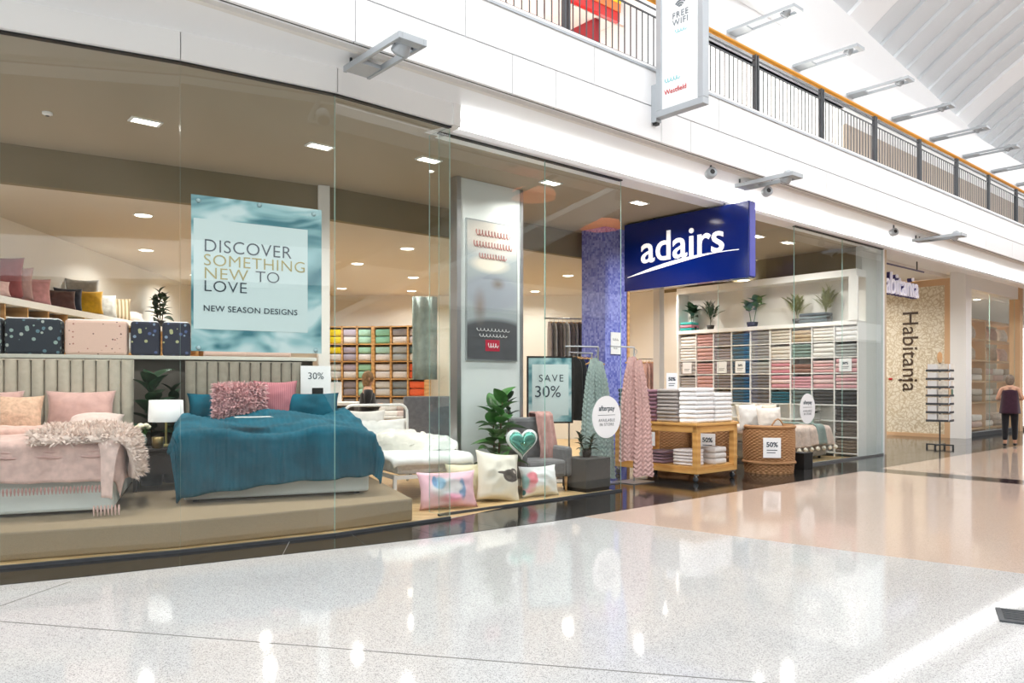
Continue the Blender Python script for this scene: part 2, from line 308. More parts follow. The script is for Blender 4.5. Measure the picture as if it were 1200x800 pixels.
struct(MB().box(-30, 60, 0, .2, 9.4, 10.9).box(-30, 60, 0, 3, 9.3, 9.4).build('wall_clerestory', PANELW, loc=(Uo.x, Uo.y, 0), rz=UA))
VG = mat('vault_sheet', '#d3d6d9', .6); VG2 = stripes('vault_corrugated', '#cdd1d4', '#e4e7e9', 9, 'X', 0, .6, 0)
vt = root('ceiling_vault', (Uo.x, Uo.y, 0), UA)
def vz(u): return 10.95+4.6*(1-((11-u)/11)**2)
def strip(s0, s1, m, dz, name):
    mb = MB(); n = 14; V = []
    for i in range(n+1):
        u = i/n*11
        for s, lift in ((s0, 0), (s1, dz)):
            for th in (0, .2): V.append((s, .3-u, vz(u)+lift+th))
    F = []
    for i in range(n):
        a, b = i*4, i*4+4; F += [(a, a+2, b+2, b), (a+1, b+1, b+3, a+3), (a, b, b+1, a+1), (a+2, a+3, b+3, b+2)]
    return mb.add(V, F).build(name, m, vt)
for gi in range(-1, 5):
    g0 = .3+10.4*gi
    for k in range(8):
        if g0+1.13*k > -8: strip(g0+1.13*k, g0+1.13*k+1.12, VG2, .12, 'roof_sheet')
    strip(g0+9.05, g0+10.39, PANELW, 0, 'roof_beam')
# ---------------------------------------------------------------- the opposite side of the mall (seen as reflections)
op = root('wall_opposite')
MB().box(-30, 60, -17, -16.8, 0, 4.4).build('shop_fronts', mat('opposite_fronts', '#4d4843', .6, var=(.35, .6)), op)
MB().box(-30, 60, -16.8, -15.6, 4.4, 5.5).build('fascia', PANELW, op); MB().box(-30, 60, -17, -16.8, 5.5, 11).build('upper_fronts', mat('opposite_upper', '#7a7065', .6, var=(.3, .6)), op)
MB().box(-30, 60, -18.5, -15.4, 10.2, 10.5).build('upper_ceiling', PANELW, op)
MB().box(-30, 60, -15.72, -15.68, 6.4, 6.45).build('handrail', DGREY, op); ob = MB()
for k in range(330): ob.box(-10+.15*k, -9.985+.15*k, -15.71, -15.69, 5.5, 6.42)
ob.build('baluster_run', DGREY, op)['kind'] = 'stuff'
for s, z in ((16, 9.1), (20, 8.4), (27, 8.6)): MB().lathe([(.9, 0), (.9, .25), (.85, .3)], 28).build('pendant_drum', mat('orange_drum', '#ff8a55', .6, emit=1.6), op, loc=(s, -16.0, z))
es = root('wall_escalator', tuple(W(1.5, -8.2)), A+R(8)); M_ = Matrix.Rotation(R(-27), 4, 'Y')
MB().box(-2, 11, -.75, .75, -.5, 0, M=M_).build('truss', mat('escalator_truss', '#cfd0cf', .5), es, loc=(0, 0, 2.2))
for y in (-.7, .7): MB().box(-2, 11, y-.015, y+.015, 0, .9, M=M_).build('balustrade', GLASS, es, loc=(0, 0, 2.2)); MB().box(-2, 11, y-.04, y+.04, .9, .96, M=M_).build('handrail', BLACK, es, loc=(0, 0, 2.2))
# ---------------------------------------------------------------- shop shell
BK = [(-10, 5.0), (-3.89, 3.73), (.08, 3.05), (11.4, 2.95)]      # bulkhead line in (s, w)
def sw(p): v = Vector(p)-Vector((PX, PY)); return (v.x*CA+v.y*SA, -v.x*SA+v.y*CA)
front = [sw(p) for p in GL]+[(-.2, .1), (11.4, .1)]
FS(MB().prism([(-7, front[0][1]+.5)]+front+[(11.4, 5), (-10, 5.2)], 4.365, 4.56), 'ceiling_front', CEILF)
bh = MB()
for a, b in zip(BK, BK[1:]):
    a, b = Vector(a), Vector(b); n = Vector((0, .12)); bh.prism([tuple(a), tuple(b), tuple(b+n), tuple(a+n)], 3.9, 4.37)
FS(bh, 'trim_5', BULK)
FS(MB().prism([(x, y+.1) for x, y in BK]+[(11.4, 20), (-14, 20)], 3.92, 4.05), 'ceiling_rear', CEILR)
struct(MB().prism([(-7.05, 6), (-7.3, 9.5), (-7.95, 19), (-8.1, 21.2), (-8.4, 21.2), (-8.2, 18), (-7.6, 9.5), (-7.3, 6)], 0, 4.0).build('wall_left', WALLW))
struct(MB().box(-8.4, 5.2, 21.0, 21.2, 0, 4.0).build('wall_rear', WALLW))
struct(MB().prism([(-7.3, 5.4), (-7.0, 5.4), (-7.0, 6.2), (-7.3, 6.2)], 0, 4.4).build('wall_front', WALLW))
FS(MB().box(10.62, 11.35, .25, 5.2, 0, 3.84).box(10.62, 11.35, .25, 5.2, 3.84, 4.37, 1).box(10.62, 11.35, 5.2, 14, 0, 3.95), 'wall_right', [WALLW, BULK])
FS(MB().box(10.62, 11.3, .12, .25, .0, 4.36), 'wall_pier', mat('pier_white', '#e2e6e3', .4))
tag(MB().box(-.08, .08, -.08, .08, 0, 4.36).build('shop_column', WALLW, loc=(-2.73, 11.12, 0), rz=B, bev=.006), 'slim white column behind the hanging discover poster', 'column')
# door frame strip and changing-room wall seen through the entry
tag(MB().box(-.09, .09, -.09, .09, 0, 3.92).build('shop_column', mat('column_grey', '#c9c9c9', .5), loc=(3.42, 17.9, 0), rz=A, bev=.006), 'slim grey column between the robe rack and the towel shelves', 'column')
ps = thing('blue_column', 'square shop column clad in small blue mosaic tiles at the entry', 'column', W(5.42, 2.55), A)
def mosaic():
    m = bpy.data.materials.new('blue_mosaic'); m.use_nodes = True; nt = m.node_tree; N = nt.nodes; L = nt.links; p = N['Principled BSDF']; p.inputs['Roughness'].default_value = .2
    tc = N.new('ShaderNodeTexCoord'); v = N.new('ShaderNodeTexVoronoi'); v.inputs['Scale'].default_value = 26; v.distance = 'CHEBYCHEV'; v.inputs['Randomness'].default_value = 0
    L.new(tc.outputs['Object'], v.inputs[0]); n = N.new('ShaderNodeTexWhiteNoise'); L.new(v.outputs['Position'], n.inputs[0])
    r = N.new('ShaderNodeValToRGB'); r.color_ramp.elements[0].color = (*lin('#5f69c2'), 1); r.color_ramp.elements[1].color = (*lin('#98a1e6'), 1); L.new(n.outputs[0], r.inputs[0]); L.new(r.outputs[0], p.inputs['Base Color'])
    b = N.new('ShaderNodeBump'); b.inputs['Strength'].default_value = .4; b.invert = True; L.new(v.outputs['Distance'], b.inputs['Height']); L.new(b.outputs[0], p.inputs['Normal']); return m
MB().box(-.3, .3, -.28, .3, 0, 4.36).build('shaft', mosaic(), ps); MB().box(.3, .36, -.3, .3, 0, 4.36).build('edge_trim', OAK, ps)
n_ = MB().box(-.135, .135, -.012, 0, 0, .4).build('notice', PAPER, ps, loc=(-.02, -.285, 2.05)); scribble(n_, (-.02, -.014, .27), .15, .05, INK, 4); scribble(n_, (-.02, -.014, .11), .11, .04, INK, 3)
# white display wall with the tall poster behind the second window
dw = tag(MB().box(.1, 1.24, 0, .12, .004, 4.36).box(1.22, 1.27, -.02, .14, .004, 4.36, 1).box(.05, .12, -.02, .14, .004, 4.36, 1).build('display_wall', [mat('display_wall', '#dfe6e6', .5), STEEL], loc=W(1.02, 1.35), rz=A), 'white display wall with metal edges behind the second window', 'wall')
# ---------------------------------------------------------------- downlights
def downlight(p, z, wide=.13, power=1.0, lab='', rect=False):
    t = thing('downlight', lab, 'downlight', (p[0], p[1], z), A, 'recessed shop downlights')
    if rect: MB().box(-.16, .16, -.085, -.07, -.014, 0).box(-.16, .16, .07, .085, -.014, 0).box(-.16, -.13, -.07, .07, -.014, 0).box(.13, .16, -.07, .07, -.014, 0).build('trim_frame', WHITE, t); MB().box(-.13, .13, -.07, .07, -.008, 0).build('lens', LAMPG, t)
    else: MB().lathe([(wide, 0), (wide+.02, -.012), (wide+.03, 0)], 20, cap=False).build('trim_ring', WHITE, t, True); MB().lathe([(wide, -.002), (wide, -.006)], 20).build('lens', LAMPG, t)
    l = bpy.data.lights.new('downlight_beam', 'AREA'); l.shape = 'RECTANGLE' if rect else 'DISK'; l.size = .25 if rect else wide*1.8; l.size_y = .13; l.energy = LAMP_W*power; l.color = (1, .955, .895); l.spread = R(150)
    lo_ = bpy.data.objects.new('downlight_beam', l); C.objects.link(lo_); lo_.parent = t; lo_.location = (0, 0, -.02)
FR = [(-3.99, 8.36), (-2.31, 9.23), (-1.06, 9.79), (-5.6, 7.7), (.55, 10.9), (2.0, 12.1), (4.75, 14.85), (5.56, 15.5), (3.2, 13.4)]
for i, p in enumerate(FR): downlight(p, 4.362, .13, 1.5, 'bright recessed downlight in the high front ceiling, %s from the left' % ORD[sorted(range(9), key=lambda q: FR[q][0]).index(i)], True)
RR = [(-5.28, 11.0), (-6.6, 13.85), (-7.0, 17.0), (-1.87, 13.7), (-3.1, 15.4), (-2.24, 17.4), (-4.3, 19.4), (-2.6, 19.9), (-5.2, 16.2), (-4.2, 12.9), (-.4, 15.2), (1.25, 17.1), (.6, 20.0), (3.6, 18.4), (5.4, 17.9), (-1.0, 19.4), (-4.6, 14.6), (2.6, 15.9)]
for i, p in enumerate(RR): downlight(p, 3.918, .11, 1.15, 'recessed downlight in the lower rear ceiling, %s from the shop front' % ORD[sorted(range(len(RR)), key=lambda q: RR[q][1]-RR[q][0]*.2).index(i)])
sd = thing('smoke_detector', 'small round smoke detector on the front ceiling', 'detector', (-4.9, 8.1, 4.365)); MB().lathe([(.05, 0), (.05, -.02), (.02, -.035)], 16).build('body', WHITE, sd); MB().lathe([(.02, -.035), (.018, -.04)], 12).build('sensor', BLACK, sd)
for k in range(9): downlight(W(-1+4*k, 4.2, 0), 8.19 if k > 1 else 7.695, .12, 6, 'added downlight brightening the upper level, %s from the left' % ORD[k])  # lamps added to brighten the upper level back wall
# ---------------------------------------------------------------- bracket lamps on the balcony front and the upper fascia
def bracket(s, w, z, L, lab, grp, q=.85):
    t = thing('bracket_lamp', lab, 'lamp', W(s, w, z), A, grp); h = .17*q
    MB().box(-h, -h+.035, -L, 0, -.03, .03).box(h-.035, h, -L, 0, -.03, .03).box(-h+.035, h-.035, -L, -L+.1, -.03, .03).build('frame', ALU, t, bev=.004); MB().box(-h+.035, h-.035, -.28*L, 0, -.02, .02).build('tray', ALU, t, bev=.004)
    if z < 5: MB().tube([(-h+.05, -.06, .02), (-h+.05, -.06, .1)], .014, 8).tube([(h-.05, -.06, .02), (h-.05, -.06, .1)], .014, 8).build('ceiling_mount', DGREY, t)
    M2 = Matrix.Translation((0, -L*.82, 0)) @ Matrix.Rotation(R(40), 4, 'X')
    MB().lathe([(.04, .1), (.075, .06), (.085, -.06), (.075, -.08)], 16, M=M2).build('lamp_head', ALU, t, True); MB().lathe([(.07, -.078), (.06, -.086)], 16, M=M2).build('lens', BLACK, t)
    MB().tube([(-h+.02, -L*.82, 0), (h-.02, -L*.82, 0)], .012, 8).build('pivot', DGREY, t)
bracket(-1.55, -.55, 4.5, .98, 'grey bracket spot lamp under the balcony, above the curved glass window', 'balcony bracket lamps')
bracket(5.03, -.56, 4.5, .95, 'grey bracket spot lamp projecting beside the blue hanging sign', 'balcony bracket lamps')
bracket(11.68, -.5, 4.5, .95, 'small grey bracket spot lamp above the far shop', 'balcony bracket lamps')
for k in range(11): bracket(8.2+2.55*k, 1.65, 8.55, 1.45, 'bracket lamp below the vaulted roof, %s from the left' % ORD[k], 'upper fascia bracket lamps', 1.0)
for i, (s, w, lab) in enumerate(((3.87, -.84, 'round grey loudspeaker under the balcony left of the bracket lamp'), (5.4, -.8, 'round grey loudspeaker under the balcony right of the bracket lamp'), (10.1, -.73, 'round grey loudspeaker under the balcony near the far shop'))):
    t = thing('ceiling_speaker', lab, 'speaker', W(s, w, 4.6), A+R(-30), 'balcony loudspeakers'); MB().tube([(0, 0, 0), (0, 0, -.1)], .015, 8).build('stem', DGREY, t)
    M2 = Matrix.Translation((0, 0, -.15)) @ Matrix.Rotation(R(80), 4, 'X'); MB().lathe([(.04, -.07), (.075, -.045), (.075, .045), (.06, .055)], 18, M=M2).build('housing', ALU, t, True); MB().lathe([(.035, .054), (.035, .06)], 14, M=M2).build('cone', BLACK, t)
# ---------------------------------------------------------------- hanging signs
sn = thing('hanging_shop_sign', 'large glossy blue hanging sign with white lowercase lettering and a white swoosh', 'sign', W(5.31, -.6, 3.15), A)
MB().box(-.09, .09, .0, 2.5, 0, 1.18).build('panel', BLUE, sn, bev=.006); MB().box(-.075, .075, -.012, .0, .02, 1.16).build('edge_strip', NAVYE, sn)
for y in (.5, 1.9): MB().tube([(0, y, 1.18), (0, y, 1.23)], .02, 8).build('hanger', DGREY, sn)
FACE = Euler((0, 0, R(-90)))
text('adairs', .70, LETW, sn, (-.094, 2.12, .46), rot=FACE, ext=.012, bold=.006, sx=1.03)
sv = MB(); n = 24; V = []
for i in range(n+1):
    t = i/n; x = .08+2.25*t; y = .24+.23*math.sin(t*1.75)-.02*t; th = .004+.034*math.sin(math.pi*min(1, t*1.15))**1.2*(1-.4*t) if t < .87 else .006
    V += [(-.096, 2.5-x, y-th), (-.096, 2.5-x, y+th), (-.090, 2.5-x, y-th), (-.090, 2.5-x, y+th)]
sv.add(V, [f for i in range(n) for f in ((4*i, 4*i+1, 4*i+5, 4*i+4), (4*i+2, 4*i+6, 4*i+7, 4*i+3), (4*i+1, 4*i+3, 4*i+7, 4*i+5), (4*i, 4*i+4, 4*i+6, 4*i+2))]).build('swoosh', LETW, sn)
bn = thing('blade_banner', 'tall white blade banner with free wifi lettering on the balcony front', 'sign', W(2.42, -.99, 4.8), A)
MB().box(-.06, .06, -.78, -.08, .02, .1).box(-.06, .06, -.78, -.70, .1, 3.4).box(-.06, .06, -.16, -.08, .1, 3.4).build('frame', ALU, bn, bev=.006); MB().box(-.04, .04, -.70, -.16, .1, 3.4).build('panel', PAPER, bn)
MB().box(-.05, .05, -.08, .0, -.02, .45).build('bracket', ALU, bn, bev=.004); MB().box(-.03, .03, -.07, -.01, -.05, -.02).build('cable_gland', BLACK, bn)
text('FREE', .105, mat('ink_grey', '#7c858b', .7), bn, (-.045, -.44, 1.165), rot=FACE, ext=.002, align='CENTER', spacing=1.15); text('WIFI', .105, MATS['ink_grey'], bn, (-.045, -.44, 1.075), rot=FACE, ext=.002, align='CENTER', spacing=1.15); scribble(bn, (-.045, -.44, 1.0), .16, .05, mat('teal_ink', '#5cc3c8', .7), 4, 'x')
for k in range(3): MB().tube([(-.045, -.44+(.03+.03*k)*math.cos(R(a)), 1.27+(.03+.03*k)*math.sin(R(a))) for a in range(40, 141, 20)], .009, 6).build('wifi_arc', MATS['ink_grey'], bn)
scribble(bn, (-.045, -.31, .44), .22, .06, MATS['teal_ink'], 5, 'x'); text('Westfield', .085, RED, bn, (-.045, -.2, .27), rot=FACE, ext=.002)
# ================================================================ SOFT GOODS HELPERS
def cushion_mesh(name, w, h, t, m, seed=0, n=16, pinch=.10, wr=.014):
    """upright cushion: width x, thickness y, height z from 0"""
    mb = MB()
    for sgn in (-1, 1):
        def fn(a, b):
            u, v = a*2-1, b*2-1
            e = max(0, 1-abs(u)**2.1)**.55*max(0, 1-abs(v)**2.1)**.55
            k = 1-pinch*(1-v*v)*abs(u)**3; q = 1-pinch*(1-u*u)*abs(v)**3
            y = sgn*(t/2*e+wr*e*fz((u*2.2, v*2.2, sgn), 1.3, seed)*2)
            return (u*w/2*k, y, h/2+v*h/2*q)
        mb.grid(fn, n, n)
        if sgn == 1: mb.f = [f[::-1] if i >= (n-1)*(n-1) else f for i, f in enumerate(mb.f)]
    me = mb.mesh(name, m, True)
    b = bmesh.new(); b.from_mesh(me); bmesh.ops.remove_doubles(b, verts=b.verts, dist=1e-4); b.to_mesh(me); b.free()
    me.polygons.foreach_set('use_smooth', [True]*len(me.polygons)); return me
def cushion(label, loc, w, h, t, m, rz=0, tilt=0, roll=0, seed=0, group=None, name='cushion', cat='cushion', wr=.014):
    o = link(name, cushion_mesh(name, w, h, t*1.1, m, seed, wr=.032 if 'pillow' in name else wr), None, loc, rot=Euler((tilt, roll, rz), 'XYZ')); return tag(o, label, cat, group)
def fur(parent, me, count, length, m, seed=1, droop=.3, name='fur', M=None):
    rnd = random.Random(seed); mb = MB(); P = [p for p in me.polygons]; wts = [p.area for p in P]; V = me.vertices
    for p in rnd.choices(P, wts, k=count):
        vs_ = [V[i].co for i in p.vertices]; a, b = rnd.random(), rnd.random()
        c = vs_[0].lerp(vs_[1], a).lerp(vs_[-1].lerp(vs_[2], a), b); n = p.normal
        d = (n+Vector((rnd.uniform(-.7, .7), rnd.uniform(-.7, .7), rnd.uniform(-.7, .5)-droop))).normalized()*length*rnd.uniform(.6, 1.15)
        s = n.orthogonal().normalized()*length*.13; s.rotate(Matrix.Rotation(rnd.random()*6.28, 3, n)); mid = c+d*.55+n*length*.12
        mb.add([c-s, c+s, mid+s*.8, mid-s*.8, c+d], [(0, 1, 2, 3), (3, 2, 4)])
    o = mb.build(name, m, parent); o['kind'] = 'stuff'; return o
def drape(name, label, cat, loc, rz, wd, ln, top, dl, dr, df, m, rib=0, puff=.03, seed=0, out=.05, nu=70, nv=60, wave=.02, topfn=None, solid=.02, folds=9, skew=0):
    """cloth over a bed: x across (0..wd), y from foot (0) to ln, hanging dl/dr over the sides and df over the foot"""
    def fn(a, b):
        X = -dl+a*(wd+dl+dr); Y = -df+b*(ln+df)
        ex = max(0, -X, X-wd); ey = max(0, -Y)*(1+skew*(1-a)); sx = -1 if X < 0 else 1
        x = min(max(X, 0), wd); y = max(Y, 0); d = math.hypot(ex, ey) if ex and ey else ex+ey
        rr = .07; dd = d if d > rr*1.57 else 0
        if d <= rr*1.57: a_ = d/rr; drop = rr*(1-math.cos(a_)); o = rr*math.sin(a_)
        else: drop = rr+(d-rr*1.57); o = rr
        fold = wave*min(1, d/.25)*(math.sin((x+y+X)*folds)+.6*math.sin((X-y)*folds*1.7+seed))
        o += out*min(1, d/.4)+fold
        if ex: x += sx*o*(ex/(d+1e-6))
        if ey: y -= o*(ey/(d+1e-6))
        z = top-drop+puff*(fz((X*1.1, Y*1.1, seed), 1.6, seed)+.5*fz((X, Y, seed), 4.3, seed))
        if topfn: z += topfn(x, y)*(1 if d == 0 else max(0, 1-d*4))
        if rib:
            k = rib*abs(math.sin(X*math.pi/.062)); z += k*(1 if drop < .06 else .2); y -= k*1.3 if ey else 0; x += sx*k if ex else 0
        return (x, y, z)
    o = MB().grid(fn, nu, nv).build(name, m, None, True, loc, rz, solid=solid); return tag(o, label, cat)
def towel_mesh(name, m):
    """folded towel, unit size, rounded folds toward -y, centred in x/y, z 0..1"""
    prof = [(-.42, .03), (-.47, .1), (-.495, .3), (-.5, .5), (-.495, .7), (-.47, .9), (-.42, .97), (.46, .99), (.5, .9), (.5, .1), (.46, .01)]
    xs = [(-.5, .93), (-.47, 1), (.47, 1), (.5, .93)]; V = [(x, y*k, .5+(z-.5)*k) for x, k in xs for y, z in prof]; n = len(prof)
    F = [(i*n+k, i*n+(k+1) % n, (i+1)*n+(k+1) % n, (i+1)*n+k) for i in range(3) for k in range(n)]+[tuple(range(n))[::-1], tuple(range(3*n, 4*n))]
    return MB().add(V, F).mesh(name, m, True)
TM = {}
def towel(hx, size, loc, rz, label, group, name='folded_towel', cat='towel'):
    if (hx, name) not in TM: TM[(hx, name)] = towel_mesh(name, fabric(hx) if isinstance(hx, str) else hx)
    o = link(name, TM[(hx, name)], None, loc, rz, sc=size); return tag(o, label, cat, group)
def card(parent, loc, w, h, txt='', rz=0, size=.1):
    c = MB().box(-w/2, w/2, -.004, .004, 0, h).build('price_card', PAPER, parent, loc=loc, rz=rz)
    if txt: text(txt, size, INK, c, (0, -.006, h*.55), align='CENTER', ext=.001, bold=.003)
    MB().box(-w*.3, w*.3, -.0055, -.004, h*.36, h*.4).box(-w*.3, w*.2, -.0055, -.004, h*.24, h*.28).build('small_print', INK, c); return c
# ---------------------------------------------------------------- plants
def leaf_mesh(name, l, w, m, curl=.25, tipw=.75):
    def fn(a, b):
        x = b*l; prof = math.sin(math.pi*min(1, b**tipw))**.8 if 0 < b < 1 else 0; y = (a-.5)*w*prof
        return (x, y, abs(a-.5)*w*.35*prof+l*(.25*b-curl*b*b*1.6))
    return MB().grid(fn, 5, 8).mesh(name, m, True)
def frond_mesh(name, l, m, n=13, lw=.022, ll=.22):
    mb = MB(); P = [(l*t, 0, l*(.55*t-.62*t*t)) for t in [i/10 for i in range(11)]]; mb.tube(P, [.006*(1-.07*i) for i in range(11)], 5)
    for i in range(n):
        t = .2+.8*i/(n-1); x, z = l*t, l*(.55*t-.62*t*t); q = ll*(1-.5*abs(t-.5))
        for sg_ in (-1, 1):
            a = Vector((x, 0, z)); b = Vector((x+q*.75, sg_*q*.7, z-q*.15)); m_ = (a+b)/2+Vector((0, 0, .015)); d = Vector((.6, sg_*-.6, 0)).normalized()*lw/2
            mb.add([a, m_-d, b, m_+d], [(0, 1, 2, 3)])
    return mb.mesh(name, m)
def plant(name, label, loc, h, n, leaf, m_stem=STEM, pot=None, rz=0, spread=(.15, 1.0), seed=1, z0=.35, stems=1, group=None, stemr=.012, rise=.1):
    rnd = random.Random(seed); t = thing(name, label, 'plant', loc, rz, group); ph = 0
    if pot: r, ph, pm_ = pot; MB().lathe([(r*.8, 0), (r, ph), (r*.94, ph), (r*.9, ph*.85)], 20).build('pot', pm_, t, True)
    for s in range(stems):
        ang = s*2.4+seed; dx, dy = .07*math.cos(ang)*(stems > 1), .07*math.sin(ang)*(stems > 1); hh = h*(1-.12*s)
        MB().tube([(dx*.4, dy*.4, ph*.7), (dx, dy, hh*.5), (dx*1.7, dy*1.7, hh*.9)], [stemr, stemr*.8, stemr*.4], 7).build('stem', m_stem, t, True)
        for i in range(n):
            f = z0+(1-z0)*(i+.5)/n; az = i*2.4+rnd.uniform(-.3, .3)+s; el = rise+(.9*f**2)+rnd.uniform(-.2, .25); sc_ = rnd.uniform(.75, 1.1)*(1-.25*f)
            link('leaf', leaf, t, (dx*(.5+f), dy*(.5+f), hh*.9*f), rot=Euler((rnd.uniform(-.3, .3), -el, az), 'XYZ'), sc=(sc_,)*3)
    return t
FID = leaf_mesh('leaf', .46, .29, LEAF, .3, .62); FIDB = leaf_mesh('leaf', .42, .25, LEAFD, .3, .62); FIDD = leaf_mesh('leaf', .28, .16, LEAFD, .3, .7); SML = leaf_mesh('leaf', .16, .07, LEAFD, .3); PALM = frond_mesh('leaf', .55, LEAFL); PALMG = frond_mesh('leaf', .5, LEAFD); FAN = leaf_mesh('leaf', .34, .26, LEAFD, .25, .55)
# ================================================================ BED DISPLAY
plat = [(-6.2, 5.82), (-4.3, 6.46), (-3.1, 6.99), (-1.95, 7.74), (-1.09, 8.42), (-2.05, 10.75), (-3.4, 10.35), (-6.55, 8.9)]
tag(MB().prism(plat, 0.003, .25).build('display_platform', CARPET, bev=.02), 'low beige carpeted display platform carrying the pink and teal beds', 'platform')
def headboard(parent, u0, u1, y, z0, z1, m):
    mb = MB(); n = int((u1-u0)/.13); st = (u1-u0)/n
    for i in range(n):
        c = u0+(i+.5)*st
        mb.grid(lambda a, b: (c+st*.5*math.cos(math.pi*(1-a)), y-.07*math.sin(math.pi*a)**.6, z0+(z1-z0)*b), 7, 2)
    mb.box(u0, u1, y, y+.08, z0, z1).box(u0, u1, y-.05, y, z1-.02, z1); return mb.build('headboard', m, parent, True)
def bed(name, label, loc, wd, ln, hm, hw=0):
    t = thing(name, label, 'bed', loc, B)
    MB().box(0, wd, 0, ln, .03, .38).build('base', mat('bed_base', '#d7dcd9', .8, bump=(90, .2)), t, bev=.03); MB().box(.02, wd-.02, .02, ln-.02, .38, .66).build('mattress', fabric('#eeeeea'), t, bev=.06)
    for x in (.12, wd-.12):
        for y in (.12, ln-.12): MB().lathe([(.03, 0), (.035, .03)], 10).build('leg', BLACK, t, loc=(x, y, 0))
    headboard(t, -.02, (hw or wd)+.02, ln+.04, .05, 1.55, hm); return t
HB1 = fabric('#b7b2a4', .06); HB2 = fabric('#9c978a', .06)
bed('bed', 'bed with white base and tall grey channelled headboard under the pink cover', WB(-2.47, -.33, .25), 1.85, 2.05, HB1)
bed('bed', 'bed with white base and grey headboard under the teal quilt', WB(0, 0, .25), 1.95, 2.05, HB2, 1.42)
PINK = fabric('#d3b3ab'); TEAL = mat('teal_velvet', '#0b5468', .8, var=(4, .25), spec=.25)
c1 = drape('bed_cover', 'pale pink woven bed cover with tasselled hem hanging over the foot', 'bed cover', WB(-2.47, -.33), B, 1.85, 1.55, .96, .1, .42, .42, PINK, 0, .025, 3, .03, wave=.012)
def tassels(parent, y, z, x0, x1, n, m, ln=.07):
    tm = MB().tube([(0, 0, 0), (0, -.003, -ln*.4), (0, 0, -ln)], [.006, .011, .004], 5).mesh('tassel', m)
    for i in range(n): link('tassel', tm, parent, (x0+(x1-x0)*i/(n-1), y, z))
tassels(c1, -.115, .535, .02, 1.8, 60, mat('tassel_mauve', '#b98f8a', .9)); 
for zz in (.86, .81): MB().tube([(x/20*1.85, -.075-.014*(zz < .85), zz+.006*math.sin(x*2)) for x in range(21)], .012, 6).build('trim_band', mat('band_rose', '#c9a49d', .9), c1, True)
tq = drape('quilt', 'teal velvet channel quilted cover spread over the bed', 'quilt', WB(0, 0), B, 1.95, 1.75, .98, .30, .42, .52, TEAL, .012, .05, 5, .06, 150, 70, .03, lambda x, y: .14*min(1, max(0, y-.3)/.9)+.04*math.sin(x*5+y*2), skew=.34)
FURP = mat('fur_pink_grey', '#e6d4cb', .95, var=(6, .1), sheen=.3); FURR = mat('fur_rose', '#e3b9bb', .95, var=(10, .12), sheen=.3)
ft = drape('fur_throw', 'shaggy pale pink fur throw over the corner of the pink bed', 'throw', WB(-1.25, -.36), B, .66, 1.05, 1.03, .06, .5, .12, FURP, 0, .06, 9, .08, 28, 28, .03, solid=.04)
fur(ft, ft.data, 5200, .085, FURP, 3)
fc = drape('fringed_throw', 'thin pink fringed throw hanging off the front corner of the pink bed', 'throw', WB(-.70, -.38), B, .06, .4, 1.0, .05, .1, .62, fabric('#dcc0b8'), 0, .02, 11, .06, 24, 30, .03, solid=.012)
tassels(fc, -.21, .36, -.06, .15, 8, PINK, .1)
PIL = fabric('#cfa9a2', .06); PLT = fabric('#e2cfc8', .06)
for u, v, z, w, h, m, lab, ti in ((-2.1, 1.55, .96, .74, .48, PIL, 'dusky pink pillow at the left edge against the grey headboard', -.25), (-1.15, 1.55, .96, .74, .48, PIL, 'dusky pink pillow leaning on the headboard near the lamp', -.25), (-2.2, 1.32, .95, .62, .40, fabric('#b98f8c'), 'mauve cushion in front of the left pink pillow', -.35), (-.98, 1.35, .95, .60, .30, PLT, 'pale pink flat pillow beside the peach cushion', -.9)):
    cushion(lab, WB(u, v, z), w, h, .2, m, B, ti, seed=u)
pc = cushion('peach boucle square cushion at the front of the pink pillows', WB(-1.72, 1.2, .95), .48, .46, .18, mat('peach_boucle', '#d9b59c', .95, var=(22, .15), bump=(40, .8)), B, -.4, seed=4)
cushion('rolled pink sheet edge lying across the pink bed', WB(-1.75, .95, .9), 1.3, .22, .2, fabric('#dbb9ae'), B, -1.2, seed=7, cat='bedding', name='folded_sheet')
cf = tag(link('fur_cushion', cushion_mesh('fur_cushion', .62, .50, .2, FURR, 2), None, WB(.62, 1.42, 1.02), rot=Euler((-.3, 0, B))), 'fluffy rose pink fur cushion on the teal bed', 'cushion'); fur(cf, cf.data, 4200, .08, FURR, 5)
cushion('dusty pink corduroy cushion behind the fluffy cushion on the teal bed', WB(1.08, 1.72, 1.02), .56, .54, .18, stripes('corduroy_pink', '#a86873', '#c08088', 12, 'X', 0, .9), B, -.2, seed=5)
for u, v, lab in ((.35, 1.72, 'teal velvet pillow behind the fluffy cushion, left'), (1.55, 1.62, 'teal velvet pillow at the right side of the teal bed')): cushion(lab, WB(u, v, 1.0), .70, .42, .2, TEAL, B, -.4, seed=u)
cr = tag(MB().box(-.2, .2, -.13, .13, 0, .006).build('info_card', mat('card_grey', '#b9c4c6', .5), loc=WB(.72, .42, 1.125), rz=B+R(4)), 'pale grey information card lying on the teal quilt', 'card')
sb_ = thing('sale_board', 'white sale board on a post beside the teal bed headboard', 'sign', WB(1.62, 1.98, 0.25), B); MB().tube([(0, .02, .01), (0, .02, 1.1)], .014, 8).build('post', STEEL, sb_); MB().box(-.14, .14, -.1, .12, 0, .012).build('base', STEEL, sb_)
bd_ = MB().box(-.2, .2, -.008, .008, 1.02, 1.5).build('board', PAPER, sb_); text('30%', .13, INK, bd_, (0, -.01, 1.32), align='CENTER', ext=.001); MB().box(-.05, .1, -.011, -.008, 1.08, 1.2).build('black_patch', BLACK, bd_)
